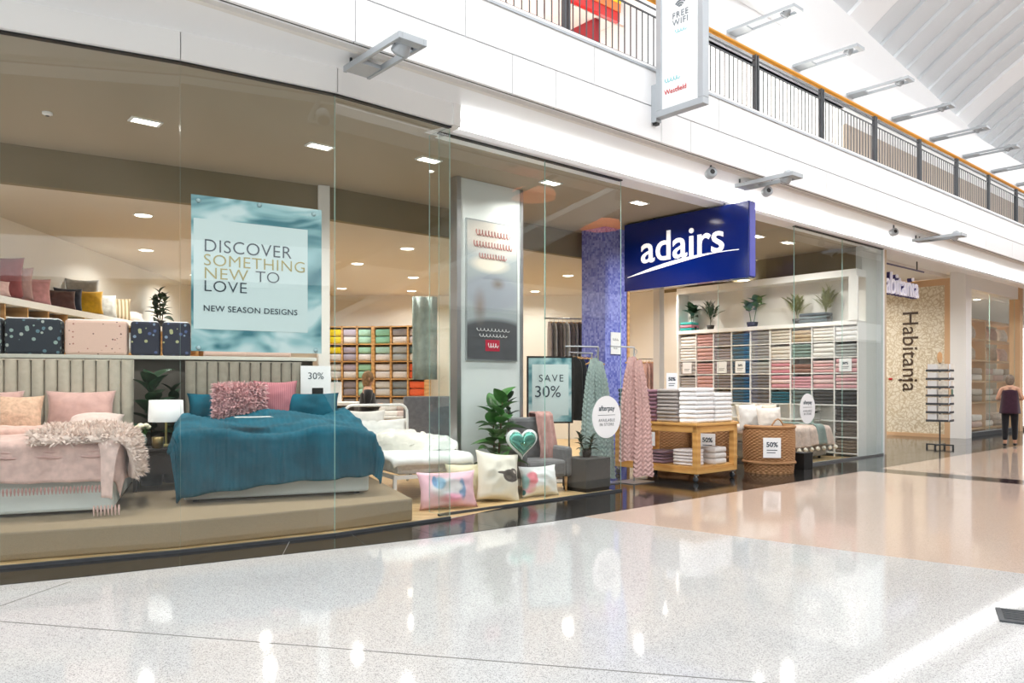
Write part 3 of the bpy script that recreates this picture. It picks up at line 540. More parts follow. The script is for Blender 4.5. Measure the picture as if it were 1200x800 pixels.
# ---------------------------------------------------------------- bedside table group
bt = thing('bedside_table', 'dark wood bedside table between the two beds', 'table', WB(-.32, 1.35, .25), B); DW = mat('dark_wood', '#2a211c', .4)
MB().box(-.26, .26, -.25, .25, .46, .5).build('top', DW, bt, bev=.005); MB().box(-.24, .24, -.23, .23, .2, .46).build('body', DW, bt); MB().box(-.22, .22, -.245, -.23, .22, .44).build('drawer', DW, bt)
for x in (-.22, .22):
    for y in (-.2, .2): MB().box(x-.02, x+.02, y-.02, y+.02, 0, .2).build('leg', DW, bt)
lp = thing('table_lamp', 'table lamp with white drum shade on the bedside table', 'lamp', WB(-.22, 1.4, .75), B)
MB().lathe([(.09, 0), (.09, .015), (.02, .03)], 20).build('base', GOLD, lp, True); MB().tube([(0, 0, .02), (0, 0, .34)], .013, 8).build('stem', GOLD, lp); MB().lathe([(.2, .3), (.19, .56), (.185, .56), (.195, .3)], 28, cap=False).build('shade', mat('lamp_shade', '#e9ecee', .8), lp, True)
va = thing('flower_vase', 'small vase of white flowers on the bedside table', 'vase', WB(-.47, 1.22, .75), B); MB().lathe([(.04, 0), (.055, .1), (.035, .16)], 16).build('vase', mat('vase_glass', '#9aa7a3', .15), va, True)
for i in range(9):
    a = i*2.4; r = .07*math.sqrt(i/9); x, y, z = r*math.cos(a), r*math.sin(a), .24+.03*((i*3) % 4)/4
    fl = MB().lathe([(.006, -.02), (.03, -.01), (.038, .012), (.02, .028), (.004, .032)], 10).build('flower', mat('petal_cream', '#f1ecd0', .7), va, True, loc=(x, y, z)); MB().tube([(x*.2-x, y*.2-y, .1-z), (0, 0, -.015)], .004, 5).build('flower_stem', LEAF, fl)
cj = thing('candle_jar', 'squat gold candle jar beside the vase of flowers', 'jar', WB(-.3, 1.17, .75), B); MB().lathe([(.06, 0), (.065, .13), (.058, .13), (.055, .02)], 18).build('jar', mat('jar_gold', '#7d6a3e', .3, .4), cj, True); MB().lathe([(.03, .07), (.025, .1), (.03, .115)], 12).build('knob', PAPER, cj, True)
plant('fiddle_leaf_plant', 'tall broad leaved plant behind the bedside lamp', WB(-.40, 1.80, .25), 1.42, 17, FIDB, pot=(.15, .3, POTB), seed=3, z0=.45); plant('fiddle_leaf_plant', 'dark leafy plant to the right of the bedside lamp', WB(-.16, 2.0, .25), 1.3, 14, FIDD, pot=(.14, .28, POTB), seed=8, z0=.5)
# ---------------------------------------------------------------- partition behind the headboards with folded quilts on its ledge
pt = thing('display_partition', 'low partition with pale ledge behind both headboards', 'partition', WB(0, 0), B)
MB().box(-2.7, 1.62, 2.28, 2.55, .003, 1.82).build('panel', mat('partition_dark', '#55514b', .7), pt); MB().box(-2.72, 1.66, 2.18, 2.6, 1.82, 1.87).build('ledge', mat('ledge_pale', '#cfd0c8', .5), pt, bev=.006)
PDK = pattern('print_clouds', '#2c3540', ['#8fa7a4', '#a7b3b0', '#5f7f8c', '#2c3540'], 13, .3); PPK = pattern('print_dots_pink', '#dbbdb0', ['#a4736a', '#6f5a57', '#dbbdb0'], 19, .2); PDK2 = pattern('print_night', '#2a3040', ['#a9ad84', '#7b90a8', '#4c5c86', '#2a3040'], 13, .28)
qx = [(-2.62, .55, PDK, 'dark cloud print folded quilt at the left end of the partition'), (-2.06, .62, PDK, 'dark cloud print folded quilt, second along the partition'), (-1.42, .72, PPK, 'pale pink dotted folded quilt on the partition ledge'), (-.68, .36, PDK2, 'dark night print folded quilt beside the pink one'), (-.31, .36, PDK2, 'dark night print folded quilt above the bedside lamp')]
for u, w, m, lab in qx:
    q = thing('folded_quilt', lab, 'quilt', WB(u+w/2, 2.4, 1.87), B, 'folded quilts on the partition ledge'); MB().box(-w/2+.01, w/2-.01, -.17, .15, 0, .44).build('quilt_body', m, q, bev=.035)
    MB().box(-w/2+.03, w/2-.03, -.14, .13, .0, .452).build('inner_fold', PAPER, q, bev=.02)
for u, lab in ((.1, 'flat folded pink print quilt lying left under the poster'), (.62, 'flat folded pink print quilt lying right under the poster')):
    towel(PPK, (.60, .34, .1), WB(u+.4, 2.4, 1.87), B, lab, 'flat pink quilts under the poster', 'flat_quilt', 'quilt')
# ---------------------------------------------------------------- hanging poster on the curved glass
PA = math.atan2(.76, 1.2); p0 = Vector((-2.95, 6.82))+Vector((1.2, .76))*.0713+Vector((-.535, .845))*.04
po = thing('hanging_poster', 'large teal watercolour poster reading discover something new to love, hung inside the glass', 'poster', (p0.x, p0.y, 1.8), PA)
def watercolour(name, cols, scale):
    m = bpy.data.materials.new(name); m.use_nodes = True; nt = m.node_tree; N = nt.nodes; L = nt.links; p = N['Principled BSDF']; p.inputs['Roughness'].default_value = .5
    tc = N.new('ShaderNodeTexCoord'); mp = N.new('ShaderNodeMapping'); mp.inputs['Scale'].default_value = (1, 1, 1.8); mp.inputs['Rotation'].default_value = (0, .5, 0); L.new(tc.outputs['Object'], mp.inputs[0]); n = N.new('ShaderNodeTexNoise'); n.inputs['Scale'].default_value = scale; n.inputs['Distortion'].default_value = 1.2; L.new(mp.outputs[0], n.inputs[0])
    r = N.new('ShaderNodeValToRGB'); e = r.color_ramp.elements; e[0].position = .36; e[0].color = (*lin(cols[0]), 1); e[1].position = .64; e[1].color = (*lin(cols[2]), 1); x = e.new(.5); x.color = (*lin(cols[1]), 1)
    L.new(n.outputs[0], r.inputs[0]); L.new(r.outputs[0], p.inputs['Base Color']); return m
WC = watercolour('teal_watercolour', ['#3d7a86', '#9ac4c9', '#d3e5e6'], 1.6)
MB().box(0, 1.2, 0, .008, 0, 1.41).build('sheet', WC, po); MB().box(.02, 1.06, -.004, 0, .2, 1.2).build('text_panel', mat('panel_pale', '#d6e6e6', .5), po)
for b_, y, s_, m_, sx in (('DISCOVER', .905, .165, INK, 1.0), ('SOMETHING', .78, .15, GOLD, 1.07), ('NEW', .66, .15, GOLD, 1.12), ('LOVE', .545, .145, INK, 1.08), ('NEW SEASON DESIGNS', .365, .075, INK, 1.05)): text(b_, s_, m_, po, (.10, -.007, y), ext=.001, sx=sx, bold=-.0012 if s_ > .1 else .0005, spacing=1.05)
text('TO', .15, INK, po, (.56, -.007, .66), ext=.001, sx=1.1, bold=-.002)
for x, z in ((.06, 1.36), (.6, 1.385), (1.12, 1.36), (.06, .03), (1.14, .03)): MB().lathe([(.022, 0), (.016, .014), (.006, .022)], 12, M=Matrix.Translation((x, -.002, z)) @ Matrix.Rotation(R(90), 4, 'X')).build('suction_cup', mat('cup_clear', '#b4cdd2', .2), po, True)
# ================================================================ LEFT WALL SHELVING
LA = R(94.03); LX, LY = -6.75, 9.5
def WL(x, y, z=0): return Vector((LX+x*math.cos(LA)-y*math.sin(LA), LY+x*math.sin(LA)+y*math.cos(LA), z))
ws = thing('wall_shelving', 'long white topped shelving with oak dividers along the left wall', 'shelving', WL(0, 0), LA)
MB().box(.3, 9.2, -.02, .52, 2.58, 2.68).build('ledge', WHITE, ws, bev=.005); MB().box(.3, 9.2, .48, .52, .003, 2.58).build('back_panel', OAK, ws)
for z in (.05, .7, 1.35, 2.05): MB().box(.3, 9.2, 0, .48, z, z+.03).build('shelf', OAK, ws)
for k in range(5, 22): MB().box(-2.5+k*.55, -2.47+k*.55, 0, .48, .003, 2.58).build('divider', OAK, ws)
PK = ['#e6e4de', '#d9c3bd', '#c9d3cf', '#7fa99b', '#dcd6e2', '#b7c6d4']
for k in range(5, 17): towel(PK[k*5 % 6], (.42, .36, .36+.04*(k % 3)), WL(-2.5+k*.55+.29, .24, 2.08), LA-R(90)+R(90), 'packed bedding set in the %s oak cubby below the left wall ledge' % ORD[k-5], 'bedding sets in the left wall cubbies', 'bedding_pack', 'bedding')
G = 'cushions along the left wall ledge'
def lc(label, x, y, w, h, t, hx, rz, tilt=-.25, m=None, roll=0, z=2.68): cushion(label, WL(x, y, z), w, h, t, m or fabric(hx), R(rz), tilt, roll, x, G)
lc('large dusky red cushion standing at the left end of the wall ledge', 1.05, .22, .6, .62, .16, '#8c4a4b', 30); lc('round grey pink velvet cushion on the wall ledge', 1.25, .14, .5, .5, .2, '#a5837f', 32); lc('small pale pink cushion lying at the left edge of the wall ledge', .75, .12, .42, .26, .16, '#d6b2ac', 40, -.6)
lc('square rose cushion with stitched panels on the wall ledge', 1.93, .2, .42, .42, .16, '#c58f90', 35); lc('dark navy and rust cushion stacked on the wall ledge', 2.8, .25, .42, .34, .2, '#5a3d38', 40); lc('dark blue cushion behind the yellow one on the wall ledge', 3.1, .30, .42, .42, .15, '#2c3140', 30)
lc('tall grey cushion leaning at the back of the wall ledge', 3.5, .27, .52, .62, .15, '#b9b7b4', 25, -.15); lc('mustard yellow cushion on the wall ledge', 3.44, .14, .47, .42, .18, '#d2a321', 35); lc('pale grey cushion right of the yellow cushion', 4.2, .2, .4, .44, .16, '#c4c2bd', 40)
lc('cream cushion with ochre and charcoal stripes on the wall ledge', 4.75, .22, .48, .44, .16, '', 35, m=stripes('stripe_cushion', '#8a7a5c', '#e2cdb0', 5, 'X', 0, .9)); lc('white oblong cushion lying in front of the striped cushion', 4.9, .08, .55, .26, .18, '#e6ddd8', 35, -.9)
plant('potted_plant', 'bushy dark plant at the far end of the left wall ledge', WL(6.75, .2, 2.68), .85, 14, FIDD, pot=(.12, .16, POTB), seed=5, stems=3, z0=.3)
# ================================================================ REAR LINEN SHELVES
LCOL = [['#e3cf1e', '#b9b2c8', '#a9d6c6'], ['#e3cf1e', '#a9a3b8', '#9fd0be'], ['#cfd0d2', '#b0a8bc', '#96c9b2'], ['#4f7f84', '#8f8a96', '#a9d6c6'], ['#6f7a86', '#8a8a90', '#9a9a9a']]
RCOL = [['#8cc4ae', '#9a9aa6', '#c9c3cf'], ['#a4ccc6', '#a4adb6', '#5b7a84'], ['#d9d6da', '#9c9ca6', '#e0663f'], ['#c9ccd2', '#7f8a95', '#e0663f'], ['#8a8f99', '#9ea3a8', '#b8b4b0']]
def linen(name, label, loc, rz, cols, cw, dirn, who):
    t = thing(name, label, 'shelving', loc, rz); n = len(cols[0]); wd_ = n*cw; H = .46
    MB().box(0, wd_, .38, .4, .003, 3.04).build('back_panel', OAK, t)
    for k in range(n+1): MB().box(k*cw-.02, k*cw+.02, 0, .4, .003, 3.04).build('upright', OAK, t)
    for r in range(7): MB().box(.02, wd_-.02, 0, .38, 3.0-r*H, 3.03-r*H).build('shelf', OAK, t)
    M3 = Matrix.Translation(loc) @ Matrix.Rotation(rz, 4, 'Z')
    for r in range(len(cols)):
        for k in range(n):
            for q in range(2):
                hx = cols[r][k] if q == 1 or r > 2 else ('#d6d3d6' if (k+r) % 2 else cols[r][k])
                p = M3 @ Vector(((k+.5)*cw, .2, 3.03-(r+1)*H+q*.2)); towel(hx, (cw-.07, .32, .19), p, rz, '%s linen pack, %s row from top, %s column, %s rear oak unit' % ('upper' if q else 'lower', ORD[r], ORD[k], who), 'bed linen packs on the rear oak shelves', 'linen_pack', 'bedding')
linen('linen_shelves', 'oak shelving full of coloured bed linen at the back, left unit', Vector((-4.9, 20.3, 0)), 0, LCOL, .40, 1, 'left'); linen('linen_shelves', 'oak shelving with grey and green bed linen at the back, right unit', Vector((-3.66, 20.3, 0)), R(-14), RCOL, .48, 1, 'right')
# display quilt hanging beside the rear shelves, grey upholstered counter
tag(MB().grid(lambda a, b: (a*.42, .03*math.sin(a*14), b*1.45), 16, 4).build('hanging_quilt', mat('sage_print', '#aebdb7', .9, var=(9, .15)), None, True, (-1.73, 13.4, 1.58), R(10), solid=.03), 'sage green patterned quilt hanging beside the rear shelves', 'quilt')
gb = thing('upholstered_headboard', 'grey upholstered headboard standing behind the white daybed', 'headboard', (-1.75, 12.55, 0), R(25)); MB().box(0, 1.2, 0, .12, .05, 1.3).build('panel', fabric('#6f7076'), gb, bev=.03)
for x in (.1, 1.1): MB().box(x-.03, x+.03, .03, .09, .003, .06).build('foot', BLACK, gb)
sc_ = thing('service_counter', 'white topped shop counter beside the shopper in black', 'counter', (-4.5, 13.6, 0), 0); MB().box(0, 1.7, 0, .6, .003, 1.12).build('body', mat('counter_dark', '#33302f', .6), sc_); MB().box(-.03, 1.73, -.03, .63, 1.12, 1.18).build('top', WHITE, sc_, bev=.006)
for i, (x, h, lab) in enumerate(((.45, .42, 'white paper shopping bag on the counter, left'), (1.3, .36, 'white paper shopping bag on the counter next to the shopper'))):
    b_ = thing('paper_bag', lab, 'bag', (-4.5+x, 13.8, 1.18), .1); MB().prism([(-.13, -.06), (.13, -.06), (.13, .06), (-.13, .06)], 0, h).build('body', PAPER, b_); MB().tube([(-.06, 0, h), (-.05, 0, h+.1), (.05, 0, h+.1), (.06, 0, h)], .006, 6).build('handle', PAPER, b_)
for i, (x, y, h) in enumerate(((-2.0, 14.6, 1.15), (-1.2, 15.6, 1.1))):
    tb = thing('display_table', ('white display table heaped with bedding behind the daybed', 'low white display table further back behind the daybed')[i], 'table', (x, y, 0), R(20)); MB().box(-.6, .6, -.4, .4, .86, .9).build('top', WHITE, tb)
    for a in (-.55, .55):
        for b in (-.35, .35): MB().box(a-.03, a+.03, b-.03, b+.03, .003, .86).build('leg', WHITE, tb)
    for j in range(5): towel(['#e8e4df', '#c9b7b2', '#8f949b', '#e0ddd8', '#b5a59c'][j], (.4, .3, .1), Vector((x-.3+.32*(j % 3), y-.1+.15*(j // 3), .9+.1*(j // 3))), R(20+8*j), '%s folded bedding on the %s display table' % (['cream', 'dusky', 'grey', 'white', 'tan'][j], ('nearer', 'farther')[i]), 'folded bedding on display tables')
# ================================================================ PEOPLE
def skin_body(name, V, E, rad, m, parent=None, rootv=0, loc=None, rz=0, lv=2):
    me = bpy.data.meshes.new(name); me.from_pydata(V, E, []); me.materials.append(m); o = link(name, me, parent, loc, rz)
    sk = o.modifiers.new('skin', 'SKIN'); sk.use_smooth_shade = True
    for i, r in enumerate(rad): me.skin_vertices[0].data[i].radius = r if isinstance(r, tuple) else (r, r)
    me.skin_vertices[0].data[rootv].use_root = True; s = o.modifiers.new('sub', 'SUBSURF'); s.levels = lv; s.render_levels = lv; return o
def head_parts(t, c, hair_m, hair_len, faceY=1):
    """hair cap over the head and down the neck; eyes, nose, ears on the +y side"""
    x, y, z = c
    mb = MB(); mb.grid(lambda a, b: (x+.088*math.sin(math.pi*b)*math.cos(2*math.pi*a)*(1.05), y-.012+.108*math.sin(math.pi*b)*math.sin(2*math.pi*a)-(.012 if math.sin(2*math.pi*a) > .2 else 0), z+.025+.125*math.cos(math.pi*b)-(hair_len*max(0, b-.45)*(1 if math.sin(2*math.pi*a) < .35 else 0))), 24, 14, True)
    mb.build('hair', hair_m, t, True)
def person(label, loc, rz, arms, top_m, leg_m, hair_m, hair_len, coat, skin_m=SKIN, stride=.12, sleeves=False):
    t = thing('person', label, 'person', loc, rz)
    V = [(0, 0, .93), (0, -.01, 1.1), (0, 0, 1.27), (0, 0, 1.40), (0, .0, 1.47), (0, .02, 1.55), (0, .02, 1.63)]; E = [(i, i+1) for i in range(6)]; rad = [(.15, .12), (.125, .10), (.15, .11), (.10, .075), (.05, .05), (.075, .085), (.07, .08)]
    for sg_ in (-1, 1):
        b = len(V); st = stride*sg_; V += [(sg_*.09, 0, .88), (sg_*.095, st*.45, .50), (sg_*.10, st-.02, .09), (sg_*.105, st+.12, .035)]; E += [(0, b), (b, b+1), (b+1, b+2), (b+2, b+3)]; rad += [(.085, .09), .058, .04, (.04, .03)]
        b = len(V); V += [(sg_*.17, 0, 1.385)]+[(sg_*p[0], p[1], p[2]) for p in arms]; E += [(3, b)]+[(b+i, b+i+1) for i in range(len(arms))]; rad += [.055]+[.042, .032, .03, .012][:len(arms)]
    skin_body('body', V, E, rad, skin_m, t)
    # trousers, shoes, top
    Vt = [(0, 0, .97), (0, 0, .90)]; Et = [(0, 1)]; rt = [(.165, .13), (.165, .135)]
    for sg_ in (-1, 1):
        st = stride*sg_; b = len(Vt); Vt += [(sg_*.09, 0, .82), (sg_*.095, st*.45, .50), (sg_*.10, st-.02, .13)]; Et += [(1, b), (b, b+1), (b+1, b+2)]; rt += [(.095, .105), .075, .06]
        MB().grid(lambda a, b_: (sg_*.103+.048*math.cos(2*math.pi*a)*math.sin(math.pi*min(1, .12+b_*.88)/1.0), st+.055+.13*(math.cos(math.pi*b_))*1.0, .045+.04*math.sin(2*math.pi*a)*math.sin(math.pi*b_)), 14, 9, True).build('shoe', BLACK, t, True)
    skin_body('trousers', Vt, Et, rt, leg_m, t)
    def tp(a, b):
        an = 2*math.pi*a; z = 1.41-b*coat[0]; k = b; f = 1+.05*math.sin(an*5)*b
        rx = (.155+.02*math.sin(k*2.2) if b > .08 else .11)+coat[1]*b*b; ry = (.115+.02*math.sin(k*2.5) if b > .08 else .08)+coat[1]*b*b
        return (rx*math.cos(an)*f, ry*math.sin(an)*f, z)
    MB().grid(tp, 32, 18, True).build('top', top_m, t, True, solid=.008)
    if sleeves:
        for sg_ in (-1, 1): P = [(sg_*.15, 0, 1.385)]+[(sg_*p[0], p[1], p[2]) for p in arms[:2]]; MB().tube([Vector(P[0]), Vector(P[0]).lerp(Vector(P[1]), .5), P[1], Vector(P[1]).lerp(Vector(P[2]), .5), P[2]], [.08, .07, .058, .052, .045], 12).build('sleeve', top_m, t, True)
    # hands: palm with five fingers
    for sg_ in (-1, 1):
        w_ = Vector((sg_*arms[1][0], arms[1][1], arms[1][2])); d = (Vector((sg_*arms[2][0], arms[2][1], arms[2][2]))-w_).normalized(); sd = d.cross(Vector((0, 0, 1))).normalized() if abs(d.z) < .9 else Vector((1, 0, 0)); h = MB(); up_ = sd.cross(d)
        for k in range(4):
            b0 = w_+d*.07+sd*(.026*(k-1.5)*.8); L_ = (.06, .072, .068, .052)[k]; h.tube([b0, b0+d*L_*.5-up_*.006, b0+d*L_-up_*.025], [.009, .008, .006], 6)
        b0 = w_+d*.03+sd*.03; h.tube([b0, b0+sd*.02+d*.025, b0+sd*.025+d*.05], [.011, .009, .007], 6); h.build('fingers', skin_m, t, True)
    head_parts(t, (0, .02, 1.585), hair_m, hair_len)
    f = MB().lathe([(.001, .02), (.012, 0), (.001, -.012)], 8, M=Matrix.Translation((0, .115, 1.575))); f.build('nose', skin_m, t, True)
    for sg_ in (-1, 1): MB().lathe([(.002, -.008), (.011, 0), (.002, .008)], 8, M=Matrix.Translation((sg_*.032, .098, 1.602)) @ Matrix.Rotation(R(90), 4, 'X')).build('eye', BLACK, t, True); MB().lathe([(.004, -.03), (.016, 0), (.004, .03)], 8, M=Matrix.Translation((sg_*.084, .02, 1.59))).build('ear', skin_m, t, True)
    MB().tube([(-.022, .103, 1.535), (0, .109, 1.532), (.022, .103, 1.535)], .005, 6).build('mouth', mat('lips', '#a4615c', .6), t, True); return t
bent = [(.235, -.02, 1.14), (.16, .17, 1.10), (.10, .22, 1.16)]
person('person walking away in a loose maroon sleeveless top and black trousers', W(15.95, -1.02, .003), R(-33), [(.26, .0, 1.14), (.21, .20, 1.13), (.16, .26, 1.2)], fabric('#3a2230'), fabric('#1c1b1f'), mat('hair_ash', '#75675a', .7, var=(30, .3)), .10, (.62, .045), stride=.1)
person('person in a black coat with light brown hair standing at the counter', (-2.5, 13.3, .003), R(-75), bent, fabric('#17171a'), fabric('#22222a'), mat('hair_brown', '#8a6a47', .7, var=(30, .3)), .28, (.72, .09), stride=.03, sleeves=True)
# ================================================================ WHITE DAYBED
DB = R(-60.3); db = thing('daybed', 'white metal framed daybed with arched tubular headboard', 'bed', (-2.06, 11.67, .003), DB)
arch = [(0, -.5, 0)]+[(0, -.5, .95)]+[(0, -.38-.12*math.cos(R(a)), 1.05+.13*math.sin(R(a))) for a in (20, 45, 70, 90)]+[(0, .38+.12*math.cos(R(a)), 1.05+.13*math.sin(R(a))) for a in (90, 70, 45, 20)]+[(0, .5, .95), (0, .5, 0)]
MB().tube(arch, .022, 10).build('headboard_arch', WHITEMETAL, db, True)
for z in (.92, .55): MB().tube([(0, -.5, z), (0, .5, z)], .012, 8).build('headboard_rail', WHITEMETAL, db)
for k in range(6): MB().tube([(0, -.36+k*.144, .55), (0, -.36+k*.144, .92)], .008, 6).build('spindle', WHITEMETAL, db)
for y in (-.5, .5): MB().box(0, 2.08, y-.015, y+.015, .3, .35).build('side_rail', WHITEMETAL, db); MB().box(2.05, 2.09, y-.02, y+.02, 0, .36).build('leg', WHITEMETAL, db)
MB().box(2.06, 2.09, -.5, .5, .3, .35).build('foot_rail', WHITEMETAL, db); MB().box(.04, 2.06, -.47, .47, .35, .56).build('mattress', fabric('#f0f1f1'), db, bev=.06)
MD = Matrix.Translation((-2.06, 11.67, 0)) @ Matrix.Rotation(DB, 4, 'Z')
def dbp(x, y, z): return MD @ Vector((x, y, z))
WF = fabric('#eef0ef', .04)
drape('white_sheet', 'white fitted cover over the daybed mattress', 'bedding', dbp(2.1, -.5, 0), DB+R(90), 1.0, 1.6, .60, .12, .12, .16, WF, 0, .02, 21, .02, 30, 34, .008)
cushion('large white pillow upright against the daybed headboard', dbp(.28, 0, .58), .85, .42, .2, WF, DB-R(90)+R(180), -.3, seed=31, name='pillow', cat='pillow'); cushion('white pillow lying behind the daybed headboard pillow', dbp(.16, -.2, .6), .6, .52, .18, fabric('#e4e2df', .05), DB+R(90), -.1, seed=33, name='pillow', cat='pillow')
def rumple(label, loc, rx, ry, h, m, seed):
    o = MB().grid(lambda a, b: (rx*(1.0-.0*b)*math.cos(2*math.pi*a)*math.sin(math.pi/2*(1-b)+.001)*(1+.18*fz((math.cos(6.28*a), math.sin(6.28*a), b*2), 1.6, seed)), ry*math.sin(2*math.pi*a)*math.sin(math.pi/2*(1-b)+.001)*(1+.18*fz((math.cos(6.28*a), math.sin(6.28*a), b), 1.6, seed)), h*math.sin(math.pi/2*b)**.7*(1+.3*fz((math.cos(6.28*a)*(1-b), math.sin(6.28*a)*(1-b), .3), 3, seed))+.06*(.5-abs(fz((math.cos(6.28*a)*(1-b)*1.3, math.sin(6.28*a)*(1-b)*1.3, .7), 4.5, seed+3))*2)*min(1, 3*(1-b)+.2)), 72, 34, True).build('rumpled_blanket', m, None, True, loc); return tag(o, label, 'blanket')
rumple('crumpled cream blanket heaped on the daybed', dbp(1.25, -.08, .60), .5, .32, .26, fabric('#e9e6dc', .06), 2); rumple('crumpled white blanket at the right side of the daybed', dbp(1.5, .28, .60), .36, .22, .18, fabric('#f0f0ec', .05), 6)
# ================================================================ FRONT WINDOW PILLOWS
def print_mat(name, base, spots):
    m = bpy.data.materials.new(name); m.use_nodes = True; nt = m.node_tree; N = nt.nodes; L = nt.links; p = N['Principled BSDF']; p.inputs['Roughness'].default_value = .85
    tc = N.new('ShaderNodeTexCoord'); cur = None; sp = N.new('ShaderNodeSeparateXYZ'); L.new(tc.outputs['Object'], sp.inputs[0])
    ny = N.new('ShaderNodeMath'); ny.operation = 'LESS_THAN'; ny.inputs[1].default_value = 0; L.new(sp.outputs[1], ny.inputs[0])
    for x, z, rx, rz, h, soft in spots:
        mp = N.new('ShaderNodeMapping'); mp.vector_type = 'POINT'; mp.inputs['Location'].default_value = (-x/rx, 0, -z/rz); mp.inputs['Scale'].default_value = (1/rx, 0, 1/rz); L.new(tc.outputs['Object'], mp.inputs[0])
        ln_ = N.new('ShaderNodeVectorMath'); ln_.operation = 'LENGTH'; L.new(mp.outputs[0], ln_.inputs[0])
        mr = N.new('ShaderNodeMapRange'); mr.inputs[1].default_value = 1-soft; mr.inputs[2].default_value = 1+.02; mr.inputs[3].default_value = 1; mr.inputs[4].default_value = 0; L.new(ln_.outputs['Value'], mr.inputs[0])
        fm = N.new('ShaderNodeMath'); fm.operation = 'MULTIPLY'; L.new(mr.outputs[0], fm.inputs[0]); L.new(ny.outputs[0], fm.inputs[1])
        mx = N.new('ShaderNodeMixRGB'); L.new(fm.outputs[0], mx.inputs[0]); mx.inputs[2].default_value = (*lin(h), 1)
        if cur: L.new(cur, mx.inputs[1])
        else: mx.inputs[1].default_value = (*lin(base), 1)
        cur = mx.outputs[0]
    L.new(cur, p.inputs['Base Color']); return m
PU = print_mat('print_pink', '#e8bccb', [(-.02, .24, .24, .13, '#e6dfe6', .3), (-.12, .30, .09, .09, '#8fb6d6', .3), (-.17, .33, .03, .07, '#6f95bf', .2), (.16, .22, .05, .14, '#7f9cc0', .3), (.02, .12, .16, .07, '#e79fb6', .5), (.08, .25, .10, .07, '#f2eef2', .4)])
PS = print_mat('print_sloth', '#e4dfd2', [(.12, .32, .12, .085, '#4a4543', .1), (.02, .35, .09, .022, '#4a4543', .1), (.18, .38, .06, .055, '#56504c', .1), (.185, .375, .032, .026, '#a89f97', .2), (.10, .30, .05, .03, '#6d6661', .4)])
PW = print_mat('print_white', '#eceeee', [(-.15, .24, .09, .10, '#e88a97', .3), (-.2, .12, .10, .08, '#e7a9b5', .4), (-.24, .2, .05, .12, '#8fb8bb', .4), (-.02, .1, .2, .05, '#e3d6bf', .6), (-.27, .07, .03, .04, '#48777c', .2)])
cushion('pale pink pillow with a pastel unicorn print leaning by the glass corner', W(.2, .33, .004), .74, .46, .2, PU, R(22), -.3, seed=41, name='printed_pillow', cat='pillow'); cushion('cream pillow with a dark sloth badge propped behind the glass', W(1.0, .36, .004), .62, .66, .24, PS, R(26), -.35, R(8), 42, name='printed_pillow', cat='pillow'); cushion('white pillow with a pink and teal print on the window floor', W(1.72, .34, .004), .58, .42, .22, PW, R(30), -.25, seed=43, name='printed_pillow', cat='pillow')
cushion('plain cream pillow wedged behind the sloth pillow', W(.75, .62, .004), .6, .5, .2, fabric('#ded6b8', .06), R(20), -.3, seed=44, name='pillow', cat='pillow')
def heart(label, loc, s, rz):
    t = thing('heart_cushion', label, 'cushion', loc, rz); P = [(16*math.sin(a)**3/32*s, (13*math.cos(a)-5*math.cos(2*a)-2*math.cos(3*a)-math.cos(4*a))/32*s) for a in [2*math.pi*i/40 for i in range(40)]]; z0 = s*.53
    for nm, k, d, m in (('border', 1.12, .05, fabric('#e8eeec')), ('puffed_face', 1, .075, mat('metallic_mint', '#6fb3a6', .22, .75))):
        mb = MB(); V = []; rings = ((1, 0), (.93, .55), (.75, .85), (.45, 1), (.1, 1.03))
        for sg_ in (-1, 1):
            for q, dd in rings: V += [(x*k*q, sg_*d*dd, z0+y*k*q) for x, y in P]
        F = []
        for sg_ in (0, 1):
            for r_ in range(4): a0 = (sg_*5+r_)*40; F += [((a0+i, a0+(i+1) % 40, a0+40+(i+1) % 40, a0+40+i) if sg_ else (a0+i, a0+40+i, a0+40+(i+1) % 40, a0+(i+1) % 40)) for i in range(40)]
            a0 = (sg_*5+4)*40; F.append(tuple(range(a0, a0+40)))
        mb.add(V, F).build(nm, m, t, True)
heart('shiny mint green heart cushion perched above the sloth pillow', W(1.52, .5, .52), .40, R(20))
plant('fiddle_leaf_fig', 'large fiddle leaf fig in front of the white display wall', W(1.38, .88, .004), 1.45, 17, FID, pot=(.17, .34, mat('pot_stone', '#a59a8c', .8)), seed=12, z0=.3, stemr=.016, rise=0, stems=2); plant('fiddle_leaf_fig', 'smaller dark leaved plant beside the armchair', W(1.76, 1.05, .004), 1.5, 12, FIDD, pot=(.15, .3, POTB), seed=4, z0=.55)
ac = thing('armchair', 'grey fabric armchair behind the window pillows', 'armchair', W(2.12, .88, .003), R(28)); GF = fabric('#77787b')
MB().box(-.32, .32, -.34, .3, .2, .44).build('seat', GF, ac, bev=.05); MB().box(-.3, .3, .2, .34, .4, 1.02).build('backrest', GF, ac, bev=.06)
for x in (-.36, .36): MB().box(x-.06, x+.06, -.34, .3, .2, .62).build('armrest', GF, ac, bev=.05)
for x in (-.32, .32):
    for y in (-.3, .26): MB().lathe([(.014, 0), (.024, .2)], 10).build('leg', OAK, ac, loc=(x, y, 0))
MAC = Matrix.Translation(W(2.12, .88, 0)) @ Matrix.Rotation(R(28), 4, 'Z')
def throw_strip(a, b):
    L_ = b*1.35; x = .1+.28*a+.012*math.sin(b*9); f = .018*math.sin(a*16)
    return (x, .16-f, 1.07-(.55-L_)*.95+0) if False else ((x, .37+f, .62+L_*.9) if L_ < .5 else ((x, .37-(L_-.5)*1.2, 1.08+f) if L_ < .68 else (x, .145+f-.10*min(1, (L_-.68)*2), 1.07-(L_-.68))))
tag(MB().grid(throw_strip, 24, 40).build('knitted_throw', fabric('#bd938d'), None, True, MAC.translation, R(28), solid=.015), 'dusky pink throw draped over the armchair back', 'throw')
